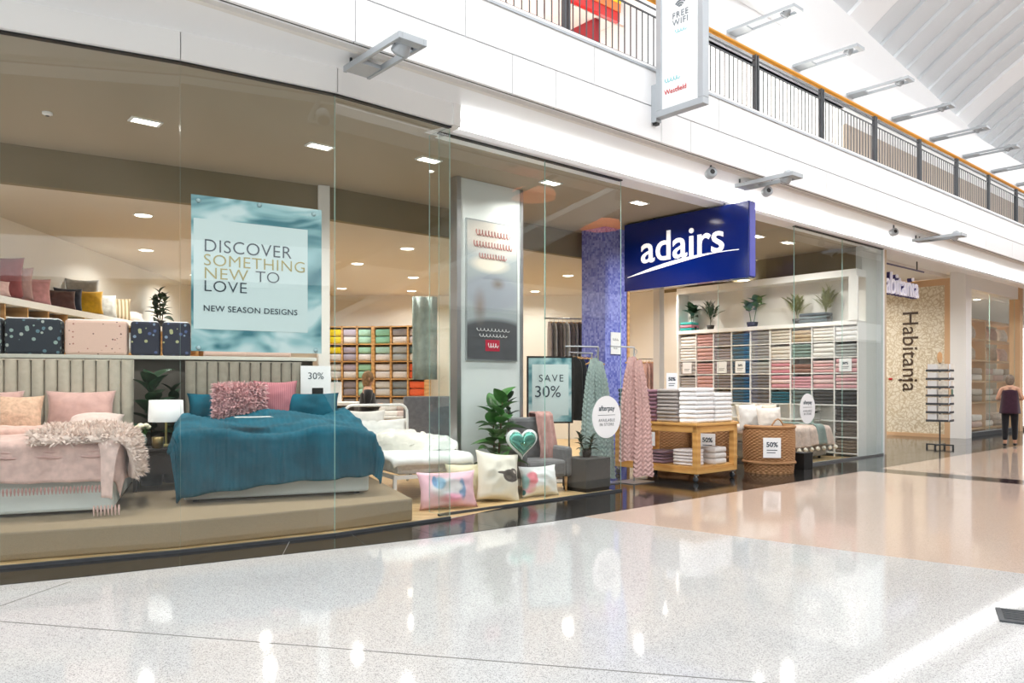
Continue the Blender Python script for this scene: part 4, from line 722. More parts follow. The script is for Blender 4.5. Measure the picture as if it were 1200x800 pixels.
sd_ = thing('poster_stand', 'framed save 30 percent poster on a floor stand', 'sign', W(2.86, 1.35, .003), R(9))
MB().box(-.36, .36, .0, .025, .9, .925).box(-.36, .36, 0, .025, 1.90, 1.925).box(-.36, -.335, 0, .025, .925, 1.9).box(.335, .36, 0, .025, .925, 1.9).build('frame', BLACK, sd_); MB().box(-.335, .335, .004, .02, .925, 1.9).build('poster', WC, sd_); MB().box(-.28, .29, .001, .004, 1.02, 1.80).build('text_panel', MATS['panel_pale'], sd_)
text('SAVE', .15, INK, sd_, (-.18, -.002, 1.54), ext=.001, spacing=1.25); text('30%', .25, INK, sd_, (-.25, -.002, 1.30), ext=.001); MB().tube([(0, .04, .02), (0, .04, .95)], .015, 8).build('post', STEEL, sd_); MB().box(-.25, .25, -.15, .2, 0, .015).build('base', STEEL, sd_)
tp = thing('tall_poster', 'tall grey bedroom poster with red lettering on the white display wall', 'poster', W(1.24, 1.342, 1.85), A)
MB().box(-.02, .93, -.02, 0, -.02, 1.96).build('frame', mat('frame_grey', '#8f9698', .4), tp); MB().box(0, .91, -.026, -.02, 0, 1.94).build('print', print_mat('bedroom_print', '#9aa4a8', [(.5, .25, .9, .36, '#4c4f54', .2), (.5, 1.75, .8, .35, '#c9c4bd', .5), (.45, .95, .6, .3, '#8c95a0', .3), (.22, .75, .14, .3, '#7c736d', .9), (.55, 1.08, .16, .1, '#6f675f', .9), (.4, 1.35, .4, .14, '#dcd6c8', .5)]), tp)
PR = mat('print_red', '#b5706c', .6); scribble(tp, (.45, -.03, 1.78), .62, .1, PR, 11); scribble(tp, (.45, -.03, 1.62), .7, .1, PR, 13); scribble(tp, (.45, -.03, 1.46), .5, .09, PR, 10)
MB().box(.32, .58, -.03, -.026, .12, .28).build('red_tab', mat('tab_red', '#b21a3a', .5), tp); scribble(tp, (.45, -.032, .2), .18, .08, PAPER, 4); scribble(tp, (.45, -.03, .42), .6, .05, PAPER, 9); scribble(tp, (.45, -.03, .34), .5, .05, PAPER, 8)
pl_ = thing('plinth', 'low dark grey display plinth at the end of the second window', 'plinth', W(2.68, .42, .003), A); MB().box(-.24, .24, -.22, .22, 0, .05).build('base', BLACK, pl_); MB().box(-.25, .25, -.23, .23, .05, .46).build('body', mat('plinth_grey', '#4b4b4c', .5), pl_, bev=.004)
plant('small_plant', 'small green plant on the dark plinth', W(2.72, .45, .463), .34, 14, SML, pot=(.07, .1, POTB), seed=3, z0=.3, stems=2)
# ================================================================ THROWS ON STANDS
def lobe(cx, cy, z0, z1, r0, r1, seed, hook=None, n=40, m=44):
    def fn(a, b):
        an = 2*math.pi*a; z = z0+(z1-z0)*b; k = 1-b; r = r1+(r0-r1)*k**.8
        r *= 1+.16*math.sin(an*3+seed+b*1.5)+.10*math.sin(an*5-seed)
        cc = an*10/(2*math.pi); ph = (cc % 1)-.5; r += min(1, k*6)*(.022*(1-abs(ph)*2)**.6+.012*math.sin(z*95+abs(ph)*9+(1.6 if int(cc) % 2 else 0)))
        return (cx*(.35+.65*min(1, k*2.2))+r*math.cos(an), cy+r*.6*math.sin(an), z+.012*math.sin(an*3))
    return fn
def hung_throw(label, loc, rz, m, lobes, ztop):
    t = thing('knitted_throw', label, 'throw', loc, rz)
    for i, (cx, cy, z0, r0, r1, sd0) in enumerate(lobes): MB().grid(lobe(cx, cy, z0, ztop-.05*(i > 0), r0, r1, sd0), 100, 130, True).build('panel', m, t, True)
    hk = MB().tube([(0, 0, ztop-.06), (0, 0, ztop+.03), (.03, 0, ztop+.06), (.03, 0, ztop+.1), (0, 0, ztop+.12)], .006, 6); hk.build('hanger_hook', STEEL, t, True); MB().tube([(-.15, 0, ztop-.09), (0, 0, ztop-.02), (.15, 0, ztop-.09)], .012, 8).build('hanger', OAK, t, True)
def knit(name, hx):
    m = mat(name, hx, .95, var=(30, .1), spec=.1); nt = m.node_tree; N = nt.nodes; L = nt.links; p = N['Principled BSDF']; tc = N.new('ShaderNodeTexCoord'); v = N.new('ShaderNodeTexVoronoi'); v.inputs['Scale'].default_value = 60; mp = N.new('ShaderNodeMapping'); mp.inputs['Scale'].default_value = (1.2, 1.2, .8); L.new(tc.outputs['Object'], mp.inputs[0]); L.new(mp.outputs[0], v.inputs[0]); b = N.new('ShaderNodeBump'); b.inputs['Strength'].default_value = .4; b.inputs['Distance'].default_value = .01; b.invert = True; L.new(v.outputs['Distance'], b.inputs['Height']); L.new(b.outputs[0], p.inputs['Normal']); return m
hung_throw('sage grey chunky knitted throw hanging behind the glass', W(3.08, .62, 0), R(15), knit('knit_sage', '#a3b5b1'), [(-.06, 0, .22, .17, .06, 1), (.13, -.03, .12, .12, .06, 3)], 1.88); hung_throw('dusky pink chunky knitted throw hanging at the entry', W(3.5, .22, 0), R(15), knit('knit_pink', '#cba8a3'), [(-.11, 0, .38, .13, .055, 2), (.11, -.05, .15, .13, .055, 4)], 1.9)
def tstand(label, s, w, z, rz, L_):
    t = thing('garment_stand', label, 'stand', W(s, w, .005), rz); MB().tube([(0, 0, 0), (0, 0, z)], .014, 8).build('post', STEEL, t); MB().tube([(0, 0, z), (L_, 0, z)], .012, 8).build('arm', STEEL, t); MB().box(-.25, .25, -.2, .2, 0, .012).build('base', STEEL, t, bev=.003)
tstand('steel garment stand holding the sage throw', 3.34, .80, 2.06, R(200), .55); tstand('steel garment stand holding the pink throw', 3.84, .52, 2.06, R(222), .55)
def robe_mesh(name, m, w=.46, h=1.0, t=.07):
    def fn(a, b):
        an = 2*math.pi*a; k = b; rw = w/2*(1-.55*max(0, k-.86)/.14 if k > .86 else 1-.12*k); return (rw*math.cos(an), t/2*math.sin(an)*(1+.3*math.sin(an*4)), -h+h*k)
    return MB().grid(fn, 20, 12, True).mesh(name, m, True)
def robes(label, loc, rz, n, step, cols, lab, grp, h=1.0, zr=2.0, hang=None):
    t = thing('garment_rail', label, 'rail', loc, rz); L_ = n*step+.2
    MB().tube([(0, 0, zr), (L_, 0, zr)], .014, 8).build('rail', STEEL, t)
    for x in (.02, L_-.02): MB().tube([(x, 0, zr), (x, 0, hang if hang else 0.005)], .014, 8).build('post', STEEL, t)
    if not hang:
        for x in (.02, L_-.02): MB().box(x-.02, x+.02, -.25, .25, 0.005, .03).build('foot', STEEL, t)
    M3 = Matrix.Translation(loc) @ Matrix.Rotation(rz, 4, 'Z'); ms = [robe_mesh('hanging_robe', fabric(c), h=h) for c in cols]
    for i in range(n):
        p = M3 @ Vector((.12+i*step, 0, zr-.07)); o = thing('hanging_robe', lab % ORD[i], 'robe', p, rz+R(90)+R((i*37 % 11)-5), grp); link('garment', ms[i % len(ms)], o, (0, 0, 0)); MB().tube([(-.2, 0, -.03), (0, 0, .0), (.2, 0, -.03)], .012, 6).build('hanger', OAK, o, True); MB().tube([(0, 0, 0), (0, 0, .05), (.02, 0, .075), (0, 0, .086)], .004, 5).build('hook', STEEL, o)
robes('suspended steel rail of striped robes behind the poster stand', Vector((.62, 14.9, 0)), R(12), 9, .085, ['#8a7d78', '#b9b2ab', '#6f625f', '#a79b93', '#cfc9c2'], 'striped grey brown robe on the suspended rail, %s from the left', 'robes on the suspended rail', 1.25, 2.78, 3.92)
robes('steel rail of pink robes by the fitting room wall', Vector((3.0, 18.2, 0)), R(15), 6, .075, ['#c9a39b', '#d3b3aa', '#bb958e'], 'pink robe on the fitting room rail, %s from the left', 'pink robes on the fitting room rail', 1.05, 2.1); robes('short rail of black garments beside the sage throw', Vector(W(3.32, 1.42)), A, 4, .09, ['#222426', '#2c2f35', '#1f2c6a'], 'dark garment on the short rail, %s from the left', 'dark garments on the short rail', 1.0, 2.0)
# ================================================================ ENTRY: TOWEL TROLLEY
tr = thing('towel_trolley', 'honey wood trolley on castors stacked with towels at the entry', 'trolley', W(4.45, -.2, .004), A); TW, TL = 1.07, 1.64
MB().box(-.02, TW+.02, -.02, TL+.02, .86, .9).build('top', WOOD, tr, bev=.004); MB().box(0, TW, 0, .03, .76, .86).build('apron', WOOD, tr); MB().box(0, .03, .03, TL-.03, .76, .86).build('apron', WOOD, tr); MB().box(TW-.03, TW, .03, TL-.03, .76, .86).build('apron', WOOD, tr); MB().box(0, TW, TL-.03, TL, .76, .86).build('apron', WOOD, tr)
MB().box(0.01, TW-.01, .01, TL-.01, .2, .235).build('lower_shelf', WOOD, tr)
for y in (0, TL-.03): MB().box(.08, TW-.08, y, y+.03, .13, .2).build('lower_rail', WOOD, tr)
for x in (0, TW-.03): MB().box(x, x+.03, .08, TL-.08, .13, .2).build('lower_rail', WOOD, tr)
for x in (0, TW-.09):
    for y in (0, TL-.09):
        MB().box(x, x+.09, y, y+.09, .13, .86).build('leg', WOOD, tr, bev=.004); c = MB().box(x+.02, x+.07, y+.02, y+.07, .10, .13).tube([(x+.045, y+.045, .13), (x+.045, y+.045, .07)], .012, 8).build('castor', STEEL, tr); MB().lathe([(.035, -.014), (.045, -.008), (.045, .008), (.035, .014)], 16, M=Matrix.Translation((x+.045, y+.06, .045)) @ Matrix.Rotation(R(90), 4, 'Y')).build('wheel', DGREY, c, True)
MT = Matrix.Translation(W(4.45, -.2, 0)) @ Matrix.Rotation(A, 4, 'Z')
def tstack(x, y, z, n, hx, size, who, grp, turn=0):
    for i in range(n):
        p = MT @ Vector((x+random.uniform(-.008, .008), y+random.uniform(-.008, .008), z+i*size[2])); towel(hx, size, p, A+turn+R(random.uniform(-1.5, 1.5)), '%s, %s from the bottom' % (who, ORD[i]), grp)
GT = 'towels stacked on the trolley top'
tstack(.30, .22, .904, 8, '#f0f1f3', (.46, .34, .068), 'white folded towel in the front left trolley stack', GT, R(-90)+R(90)); tstack(.79, .22, .904, 7, '#f2f3f5', (.44, .34, .066), 'white folded towel in the front right trolley stack', GT)
tstack(.24, .62, .904, 9, '#a7a2a0', (.4, .36, .058), 'grey folded towel in the trolley stack behind the white ones', GT, R(-90)); tstack(.74, .62, .904, 8, '#dcdde0', (.44, .34, .066), 'pale grey folded towel in the second row of the trolley', GT)
tstack(.22, 1.02, .904, 8, '#8d6a78', (.38, .38, .064), 'mauve folded towel in the trolley stack beside the grey stack', GT, R(-90)); tstack(.22, 1.42, .904, 8, '#2f4a66', (.36, .38, .066), 'navy folded towel in the trolley stack at the back', GT, R(-90)); tstack(.74, 1.05, .904, 7, '#b9bcc2', (.42, .36, .066), 'silver folded towel in the middle of the trolley', GT)
GL_ = 'towels on the trolley lower shelf'
tstack(.24, .34, .239, 5, '#e4dedd', (.34, .34, .05), 'white folded towel in the lower shelf stack at the front', GL_, R(-90)); tstack(.26, .86, .239, 4, '#8a6f7b', (.36, .42, .05), 'mauve folded towel in the lower shelf stack', GL_, R(-90)); tstack(.72, .2, .239, 3, '#d8d4d0', (.3, .28, .09), 'cream rolled towel on the lower shelf at the right', GL_)
sc1 = thing('sale_card', 'white sale card standing among the trolley towels', 'sign', MT @ Vector((.5, .86, .904)), R(20)); MB().box(-.06, .06, -.05, .05, 0, .01).build('foot', PAPER, sc1); MB().tube([(0, 0, .01), (0, 0, .62)], .006, 6).build('stem', STEEL, sc1); card(sc1, (0, -.01, .5), .2, .28, '50%', 0, .08)
tc_ = thing('sale_card', 'white sale card hanging under the trolley top', 'sign', MT @ Vector((-.004, .95, .52)), A-R(90)); card(tc_, (0, 0, 0), .3, .22, '', 0)
# ================================================================ BASKETS
WK = stripes('wicker', '#8a5c38', '#c49a6c', 14, 'Z', 1.5, .7)
def basket(label, loc, r, h, seed=0, cardtxt='50%', ca=0):
    t = thing('wicker_basket', label, 'basket', loc, seed)
    def fn(a, b):
        an = 2*math.pi*a; row = int(b*27.999); rr = r*(.86+.14*math.sin(math.pi*(.15+.55*b))/1.0)+(.03 if .2 < b < .24 else 0); rr += .014*math.sin(an*26+(math.pi if row % 2 else 0)); return (rr*math.cos(an), rr*math.sin(an), h*b)
    mb = MB().grid(fn, 156, 57, True); mb.lathe([(r*.86, 0.0), (r*.82, .03)], 40); mb.build('body', WK, t, True)
    MB().lathe([(r*.93, h*.4), (r*.93, h), (r*.9, h*.98)], 40, cap=False).build('lining', fabric('#b89a78'), t, True)
    MB().tube([(r*.975*math.cos(2*math.pi*i/36), r*.975*math.sin(2*math.pi*i/36), h) for i in range(36)], .032, 8, closed=True).build('rim', WK, t, True); MB().tube([(r*1.0*math.cos(2*math.pi*i/36), r*1.0*math.sin(2*math.pi*i/36), h*.24) for i in range(36)], .022, 8, closed=True).build('band', WK, t, True)
    for an in (ca+.25, ca+3.14): MB().tube([(r*.96*math.cos(an+d), r*.96*math.sin(an+d), h+.14*math.cos(d/.28*1.57)) for d in (-.28, -.2, -.1, 0, .1, .2, .28)], .014, 7).build('handle', WK, t, True)
    if cardtxt: card(t, ((r+.03)*math.cos(ca), (r+.03)*math.sin(ca), h*.36), .28, .33, cardtxt, ca+R(90), .11)
    return t
CAM_A = R(-106); basket('large round wicker basket with a 50 percent card, beside the window', W(6.64, -.1, .004), .42, .78, 0, '50%', CAM_A+R(4)); basket('wicker basket half hidden behind the large one', W(6.72, 1.05, .004), .40, .80, 0, '50%', CAM_A-R(14)); basket('wicker basket seen between the trolley legs, left', W(6.3, 1.75, .004), .38, .72, 0, None, 0); basket('wicker basket seen between the trolley legs, right', W(6.95, 2.0, .004), .36, .72, 0, None, 0)
GB = 'cushions in the wicker baskets'
for s, w, z, wd_, h, hx, rz, ti, lab in ((6.55, -.2, .66, .5, .46, '#d8d1c7', 18, -.2, 'cream cushion standing at the front of the large basket'), (6.83, .0, .7, .46, .46, '#cdc1b0', 30, -.1, 'beige cushion behind the cream one in the large basket'), (6.45, .12, .70, .44, .44, '#dddbd6', 10, -.1, 'white cushion at the back of the large basket'), (6.62, .95, .72, .5, .44, '#d9dccb', 12, -.25, 'pale green cushion in the basket behind'), (6.85, 1.15, .72, .46, .42, '#e6e2da', 30, -.2, 'off white cushion in the basket behind')): cushion(lab, W(s, w, z), wd_, h, .17, fabric(hx, .05), R(rz), ti, seed=s*3, group=GB)
# ================================================================ TOWEL WALL ON THE RIGHT
TA = A-R(90)
def WT(x, y, z=0): return W(10.2+y, 4.42-x, z)
tw = thing('towel_shelving', 'tall white cubby shelving full of coloured towels on the right wall', 'shelving', WT(0, 0), TA); CW = 4.4/9; RH = .33; Z0 = .08
MB().box(0, 4.4, .37, .39, .003, 3.7).build('back_panel', WALLW, tw); MB().box(-.04, 4.4, -.03, .37, 2.72, 2.80).build('ledge', WHITE, tw, bev=.004); MB().box(-.04, 4.4, -.05, .39, 3.70, 3.84).build('top_board', WHITE, tw); MB().box(-.06, -.0, -.03, .39, .003, 3.70).build('side_post', WHITE, tw); MB().box(4.24, 4.42, -.05, .0, 2.8, 3.7).build('side_post', WHITE, tw)
for k in range(1, 10): MB().box(k*CW-.011, k*CW+.011, 0, .37, .003, 2.72).build('divider', WHITE, tw)
for r in range(9): MB().box(0, 4.4, .005, .37, Z0+r*RH-.011, Z0+r*RH+.011).build('shelf', WHITE, tw)
COLS = [['#e9e6e2', '#ebe8e4', '#b5b1b0', '#a9a5a4', '#8d8a8c'], ['#c79c98', '#cba29c', '#c2938f', '#c79c98', '#b88a86'], ['#8a858c', '#918c92', '#8d888e', '#7c777c', '#77737a'], ['#1d5878', '#22607e', '#1b4f6c', '#174a66', '#1b5470'], ['#8f8e8e', '#979696', '#a3a2a0', '#6f6e70', '#676668'], ['#cfc8bd', '#d3ccc2', '#c9828f', '#c98d99', '#155464'], ['#b9a488', '#7f938c', '#8c6a5f', '#cf9aa4', '#5f6a6a'], ['#e3dfd8', '#e6e4e0', '#d8a4a6', '#d3a0a6', '#4a4a4c'], ['#e8e8e8', '#a9adac', '#d9a5ab', '#cf9ea5', '#3c3d40', '#37383b', '#55504b', '#6a5d50']]
CN = {'e': 'off white', 'c': 'rose', '1': 'teal', '8': 'grey', '2': 'teal', 'b': 'taupe', 'd': 'blush', '3': 'charcoal', '9': 'grey', 'a': 'silver', '7': 'slate', '6': 'dark grey', '4': 'charcoal', '5': 'brown grey'}
for c, col in enumerate(COLS):
    for r, hx in enumerate(col):
        n = 3+((c*3+r*5) % 2); z = Z0+(7-r)*RH+.012; hgt = .295/n*(.97 if (c+r) % 3 else .86)
        for i in range(n):
            if (c, r) == (6, 2) and i > 1: continue
            hh = hx if not ((c in (5, 7, 8)) and r in (2, 3) and i % 2) else '#dcc3c2'
            towel(hh, (CW-.05, .32, hgt), WT((c+.5)*CW+random.uniform(-.008, .008), .17, z+i*hgt), TA, '%s folded towel, %s up in the %s column, %s row of the towel wall' % (CN.get(hx[1], 'grey'), ORD[i], ORD[c], ORD[r]), 'folded towels on the right wall cubbies')
for c, r, tx in ((0, 2, ''), (2, 2, ''), (3, 2, '50%'), (8, 2, '50%')): card(tw, ((c+.5)*CW, -.012, Z0+(7-r)*RH+.03), .26, .27, tx, 0, .07)
plant('fan_palm', 'dark fan leaved plant at the left end of the towel wall ledge', WT(.3, .16, 2.8), .62, 7, FAN, pot=(.09, .1, POTB), seed=2, z0=.6, stems=2, m_stem=LEAFD, stemr=.009); plant('feather_palm', 'small feathery palm next to the fan leaved plant', WT(.85, .08, 2.8), .30, 9, PALMG, pot=(.09, .1, POTB), seed=4, z0=.5, m_stem=LEAFD, rise=.75, stemr=.01)
plant('elephant_ear', 'broad leaved green plant in the middle of the towel wall ledge', WT(1.95, .1, 2.8), .62, 7, leaf_mesh('leaf', .36, .3, LEAF, .35, .55), pot=(.13, .11, POTB), seed=6, z0=.7, stems=2, m_stem=LEAF, stemr=.011)
plant('feather_palm', 'olive feathery palm left on the towel wall ledge', WT(3.05, .08, 2.8), .26, 9, PALM, pot=(.1, .11, POTB), seed=9, z0=.5, m_stem=LEAFL, rise=.7, stemr=.01); plant('feather_palm', 'tall olive palm at the right end of the towel wall ledge', WT(3.7, .08, 2.8), .34, 12, PALM, pot=(.1, .12, POTB), seed=13, z0=.5, m_stem=LEAFL, rise=.8, stemr=.012)
for i, (x, hx, lab) in enumerate(((.1, '#2f9c99', 'teal folded towel, lowest on the left of the ledge'), (.1, '#d98a9c', 'pink folded towel, middle of the ledge stack'), (.1, '#3fa6a0', 'turquoise folded towel, top of the ledge stack'))): towel(hx, (.34, .3, .07), WT(.2, .14, 2.80+.07*i), TA, lab, 'towels on the ledge by the fan leaved plant')
for i in range(3): towel(['#4f5f66', '#6a7a80', '#55606a'][i], (.6, .3, .07), WT(3.45, .12, 2.80+.07*i), TA, 'slate folded towel between the olive palms, %s from the bottom' % ORD[i], 'slate towels between the palms')
# ================================================================ WINDOW THREE BED
b3 = thing('display_bed', 'low bed under a pale pink cover behind the third window', 'bed', W(8.0, .45, .004), A); MB().box(0, 1.75, 0, 1.3, .06, .36).build('base', mat('base_grey', '#8f8a84', .8), b3, bev=.02); MB().box(.02, 1.73, .02, 1.28, .36, .6).build('mattress', fabric('#e4dfd9'), b3, bev=.05)
for x in (.1, 1.65):
    for y in (.1, 1.2): MB().lathe([(.03, 0), (.03, .06)], 10).build('foot', BLACK, b3, loc=(x, y, 0))
c3 = drape('bed_cover', 'pale pink cover with pompom hem on the bed behind the third window', 'bed cover', W(8.0, .45), A, 1.75, 1.25, .68, .2, .3, .42, fabric('#dcc4b8'), 0, .04, 15, .05, 50, 40, .02)
pmm = MB().lathe([(.004, -.045), (.03, -.03), (.045, 0), (.03, .03), (.004, .045)], 10).mesh('pompom', fabric('#e6e0d4'))
for i in range(9): link('pompom', pmm, c3, (-.1+i*.24, -.16, .24))
drape('bed_runner', 'sage green runner across the pink cover behind the third window', 'runner', W(9.15, .44), A, .34, 1.0, .705, .0, .0, .42, fabric('#7f9490'), 0, .03, 15, .07, 14, 30, .01)
for w_, hx, lab in ((.55, '#e6dccf', 'cream pillow at the left on the third window bed'), (1.2, '#cdbcb0', 'tan pillow at the right on the third window bed')): cushion(lab, W(8.0+w_, 1.45, .7), .6, .42, .18, fabric(hx), R(30), -.3, seed=w_, name='pillow', cat='pillow')
bx = thing('black_box', 'small black box on the floor beside the large basket', 'box', W(7.52, -.22, .004), A); MB().box(-.15, .15, -.13, .13, 0, .27).build('body', BLACK, bx, bev=.004); MB().box(-.155, .155, -.135, .135, .27, .29).build('lid', BLACK, bx)
plant('potted_plant', 'leafy plant in a pale vase behind the third window bed', W(10.0, .95, .56), .55, 9, FIDD, pot=(.1, .22, mat('vase_mint', '#a7c4b8', .4)), seed=17, z0=.5, stems=2); st_ = thing('side_table', 'pale mint side table at the foot of the right wall', 'table', W(10.0, .95, .004), A); MB().lathe([(.22, .52), (.22, .552)], 24).build('top', MATS['vase_mint'], st_)
for a in (0, 2.09, 4.19): MB().tube([(.17*math.cos(a), .17*math.sin(a), 0), (.12*math.cos(a), .12*math.sin(a), .52)], .012, 8).build('leg', MATS['vase_mint'], st_)
plant('potted_plant', 'green leafy plant standing behind the pillows of the third window bed', W(8.5, 2.1, .004), 1.25, 10, FID, pot=(.16, .34, POTB), seed=19, z0=.5)
# ================================================================ ROUND STICKERS ON THE GLASS
def sticker(label, s, z, r):
    t = thing('glass_sticker', label, 'sticker', W(s, -.008, z), A, 'round payment stickers on the glass'); MB().lathe([(r, 0), (r, .002)], 48, M=Matrix.Rotation(R(90), 4, 'X')).build('disc', PAPER, t)
    text('afterpay', r*.34, INK, t, (0, -.004, r*.3), align='CENTER', ext=.0005, bold=.002); MB().box(-r*.6, r*.6, -.004, -.002, r*.08, r*.1).build('rule', INK, t); text('AVAILABLE\nIN STORE', r*.2, INK, t, (0, -.004, -r*.22), align='CENTER', ext=.0005, spacing=1.2)
sticker('large round white payment sticker at the end of the second window', 2.63, 1.05, .29); sticker('round white payment sticker on the third window', 8.13, 1.05, .28)
# ================================================================ FAR SHOP
FW_ = mat('far_wood', '#d9b58e', .5); WARM = mat('far_wall_warm', '#d9c9b2', .7); fx = root('wall_far_shop')
MB().box(11.35, 40, 6, 6.2, 0, 4.6).build('back_wall', WARM, fx); MB().box(11.35, 40, 1.2, 6, 4.5, 4.6).build('shop_ceiling', WALLW, fx); MB().box(11.35, 11.5, .0, 6, 0, 4.6).build('side_wall', mat('far_side', '#c9b79d', .6), fx); MB().box(11.3, 11.36, -.02, .3, 0, 4.6).build('corner_trim', WHITEMETAL, fx)
MB().box(17.92, 18.35, .6, 1.0, 0, 4.6).build('pillar', WHITE, fx); MB().box(22.9, 23.2, .7, 1.0, 0, 4.6).build('mullion', FW_, fx); MB().box(18.35, 40, .75, .95, 4.2, 4.6).build('window_head', WHITE, fx); MB().box(18.35, 40, .75, .95, 0, .12).build('window_sill', DGREY, fx)
w4 = root('window_4', (0, 0, 0), 0); pane(w4, W(18.35, .85).xy, W(20.6, .85).xy, .12, 4.2); pane(w4, W(20.6, .85).xy, W(22.9, .85).xy, .12, 4.2); pane(w4, W(23.2, .85).xy, W(30, .85).xy, .12, 4.2)
sp = thing('etched_screen', 'entry screen with wooden frame, swirling line pattern and dark vertical lettering', 'screen', W(18.0, 1.0, .004), A); SH = 4.45
def etched():
    m = bpy.data.materials.new('etched_pattern'); m.use_nodes = True; nt = m.node_tree; N = nt.nodes; L = nt.links; p = N['Principled BSDF']; p.inputs['Roughness'].default_value = .4; tc = N.new('ShaderNodeTexCoord'); v = N.new('ShaderNodeTexVoronoi'); v.feature = 'DISTANCE_TO_EDGE'; v.inputs['Scale'].default_value = 13; n = N.new('ShaderNodeTexNoise'); n.inputs['Scale'].default_value = 3
    mx0 = N.new('ShaderNodeMixRGB'); mx0.inputs[0].default_value = .35; L.new(tc.outputs['Object'], mx0.inputs[1]); L.new(n.outputs['Color'], mx0.inputs[2]); L.new(tc.outputs['Object'], n.inputs[0]); L.new(mx0.outputs[0], v.inputs[0])
    r = N.new('ShaderNodeValToRGB'); r.color_ramp.elements[0].color = (*lin('#c8b898'), 1); r.color_ramp.elements[1].position = .16; r.color_ramp.elements[1].color = (*lin('#efe8d6'), 1); L.new(v.outputs['Distance'], r.inputs[0]); L.new(r.outputs[0], p.inputs['Base Color']); return m
MB().box(-.03, .03, .15, 2.3, .1, SH-.18).build('panel', etched(), sp); MB().box(-.06, .06, -.05, .15, 0, SH).box(-.06, .06, 2.3, 2.45, 0, SH).box(-.06, .06, .15, 2.3, SH-.18, SH).box(-.06, .06, .15, 2.3, 0, .1).build('frame', FW_, sp)
text('Habitania', .62, mat('bronze_letter', '#4a3a2c', .5), sp, (-.04, 1.28, 3.62), rot=Euler((R(90), R(90), 0), 'XYZ') if False else Matrix(((0, 0, 0), (0, 0, 0), (0, 0, 0))).to_euler() if False else Euler((R(0), R(90), R(-90)), 'XYZ'), ext=.006)
for i in range(4):
    c = Matrix.Translation((-.045, 1.9-.28*i, 1.62+.03*(i % 2))); MB().lathe([(.004, -.07), (.03, -.03), (.035, .02), (.004, .06)], 8, M=c @ Matrix.Rotation(R(90), 4, 'X')).build('bird_motif', RED if i < 2 else MATS['bronze_letter'], sp, True)
hs = thing('shop_letters', 'white lit letters hanging at the far shop front', 'sign', W(12.05, .45, 3.58), A); text('Habitania', .72, mat('letter_lit', '#f2f0ff', .4, emit=.15), hs, (0, 0, 0), ext=.02, sx=.84); text('Habitania', .72, mat('shaded_letter_side', '#4a4682', .5), hs, (.05, .09, 0), name='letter_shade_copy', ext=.05, sx=.84, bold=.008); MB().tube([(.1, 0, .66), (2.6, 0, .66)], .02, 8).build('rail', mat('letter_rail', '#5d5b80', .4), hs)  # dark purple copy behind paints in the shade on the letters' sides and backs
for x in (.4, 2.2): MB().tube([(x, 0, .66), (x, 0, 1.02)], .015, 8).build('hanger', DGREY, hs)
# card spinner
cs = thing('card_spinner', 'greeting card spinner stand outside the far shop', 'rack', W(14.15, -.1, .005), A); MB().tube([(0, 0, 0), (0, 0, 2.0)], .018, 8).build('post', DGREY, cs); MB().box(-.3, .3, -.02, .02, .06, .09).box(-.02, .02, -.3, .3, .06, .09).box(-.3, -.27, -.02, .02, 0, .09).box(.27, .3, -.02, .02, 0, .09).box(-.02, .02, -.3, -.27, 0, .09).box(-.02, .02, .27, .3, 0, .09).build('base', DGREY, cs)
MB().lathe([(.13, -.012), (.14, 0), (.13, .012)], 24, M=Matrix.Translation((0, 0, 2.12)) @ Matrix.Rotation(R(90), 4, 'X')).build('header_disc', mat('spinner_wood', '#d9a873', .5), cs)
for k in range(7):
    for q, an in enumerate((0, 90, 180, 270)):
        M3 = Matrix.Rotation(R(an+8), 4, 'Z'); z = .62+k*.195; rk = MB().box(-.23, .23, -.25, -.235, z, z+.02, M=M3).box(-.23, .23, -.25, -.245, z+.02, z+.05, M=M3).build('wire_tray', DGREY, cs)
        for j in (-.115, .115): MB().box(j-.1, j+.1, -.235, -.225, z+.02, z+.175, M=M3).build('greeting_card', [PAPER, fabric('#d9b68c'), fabric('#e9e4da'), fabric('#3f6a55')][(k*3+q+(j > 0)*2) % (4 if k == 3 else 3)], rk)
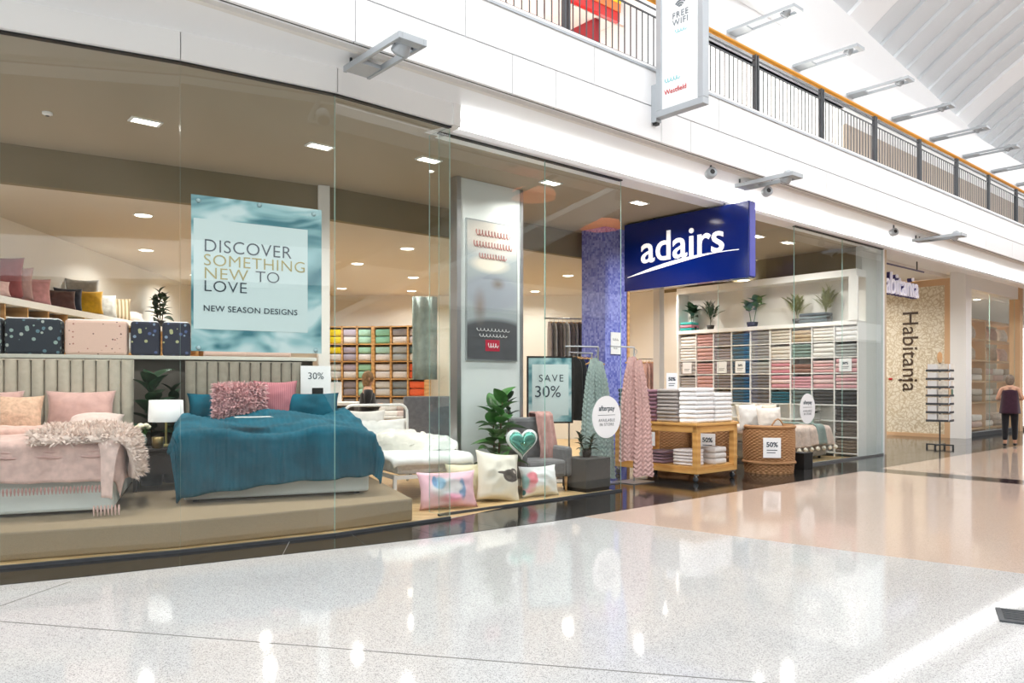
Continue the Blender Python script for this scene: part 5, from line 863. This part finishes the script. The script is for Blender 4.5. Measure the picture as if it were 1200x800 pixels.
# far shop stock
sh = thing('bedding_display', 'wooden bedding shelves behind the far shop window', 'shelving', W(18.6, 1.3, .004), A); BC = ['#d9d0c6', '#b7a28e', '#c9a79c', '#e6e0d8', '#9c8a78', '#cfc3b4']
for z in (.1, .9, 1.55, 2.2, 2.85, 3.45): MB().box(0, 6.2, 0, .6, z, z+.05).build('shelf', FW_, sh)
for x in (0, 3.07, 6.14): MB().box(x, x+.06, 0, .6, 0, 3.5).build('upright', FW_, sh)
for r, z in enumerate((.15, .95, 1.6, 2.25, 2.9)):
    for k in range(6):
        c = W(18.6+.58+k*1.0, 1.55, z+.004)
        if r in (0, 1, 2): 
            for q in range(2): towel(BC[(r*2+k+q) % 6] if not (r == 0 and k == 1) else '#d3a21c', (.8, .4, .2), c+Vector((0, 0, .2*q)), A, '%s folded blanket on the %s shelf of the far shop window, %s place' % (('lower', 'upper')[q], ORD[r], ORD[k]), 'blankets in the far shop window', 'folded_blanket', 'blanket')
        else: cushion('cushion on the %s shelf of the far shop window, %s place' % (ORD[r], ORD[k]), c, .72, .46, .24, fabric(BC[(r+k) % 6]), A, -.2, seed=k+r, group='cushions in the far shop window')
for i, (s, w) in enumerate(((13.6, 3.4), (15.6, 3.9))):
    tb = thing('display_table', ('low wooden table of homewares inside the far shop, left', 'low wooden table of homewares inside the far shop, right')[i], 'table', W(s, w, .004), A); MB().box(-.7, .7, -.45, .45, .6, .65).build('top', FW_, tb)
    for a in (-.65, .65):
        for b in (-.4, .4): MB().box(a-.03, a+.03, b-.03, b+.03, 0, .6).build('leg', FW_, tb)
    for k in range(4): towel(BC[k+i], (.3, .3, .16+.05*(k % 2)), W(s-.5+.34*k, w-.1, .655), A, '%s stack of homewares on the %s far shop table' % (ORD[k], ('left', 'right')[i]), 'homewares on the far shop tables', 'homeware_stack', 'homeware')
for i, (s, w) in enumerate(((13.5, 2.2), (16, 3.2), (20, 2.6), (22, 4), (25, 2.6), (20, .98+.4))): p = W(s, w); downlight(p, 4.49, .11, 3.2, 'recessed downlight in the far shop ceiling, %s from its corner' % ORD[i])
# backdrop at the far end of the mall
FS(MB().box(59, 59.5, -16, 6, 0, 12), 'wall_end', mat('end_wall', '#8d857a', .7, var=(.4, .4)))
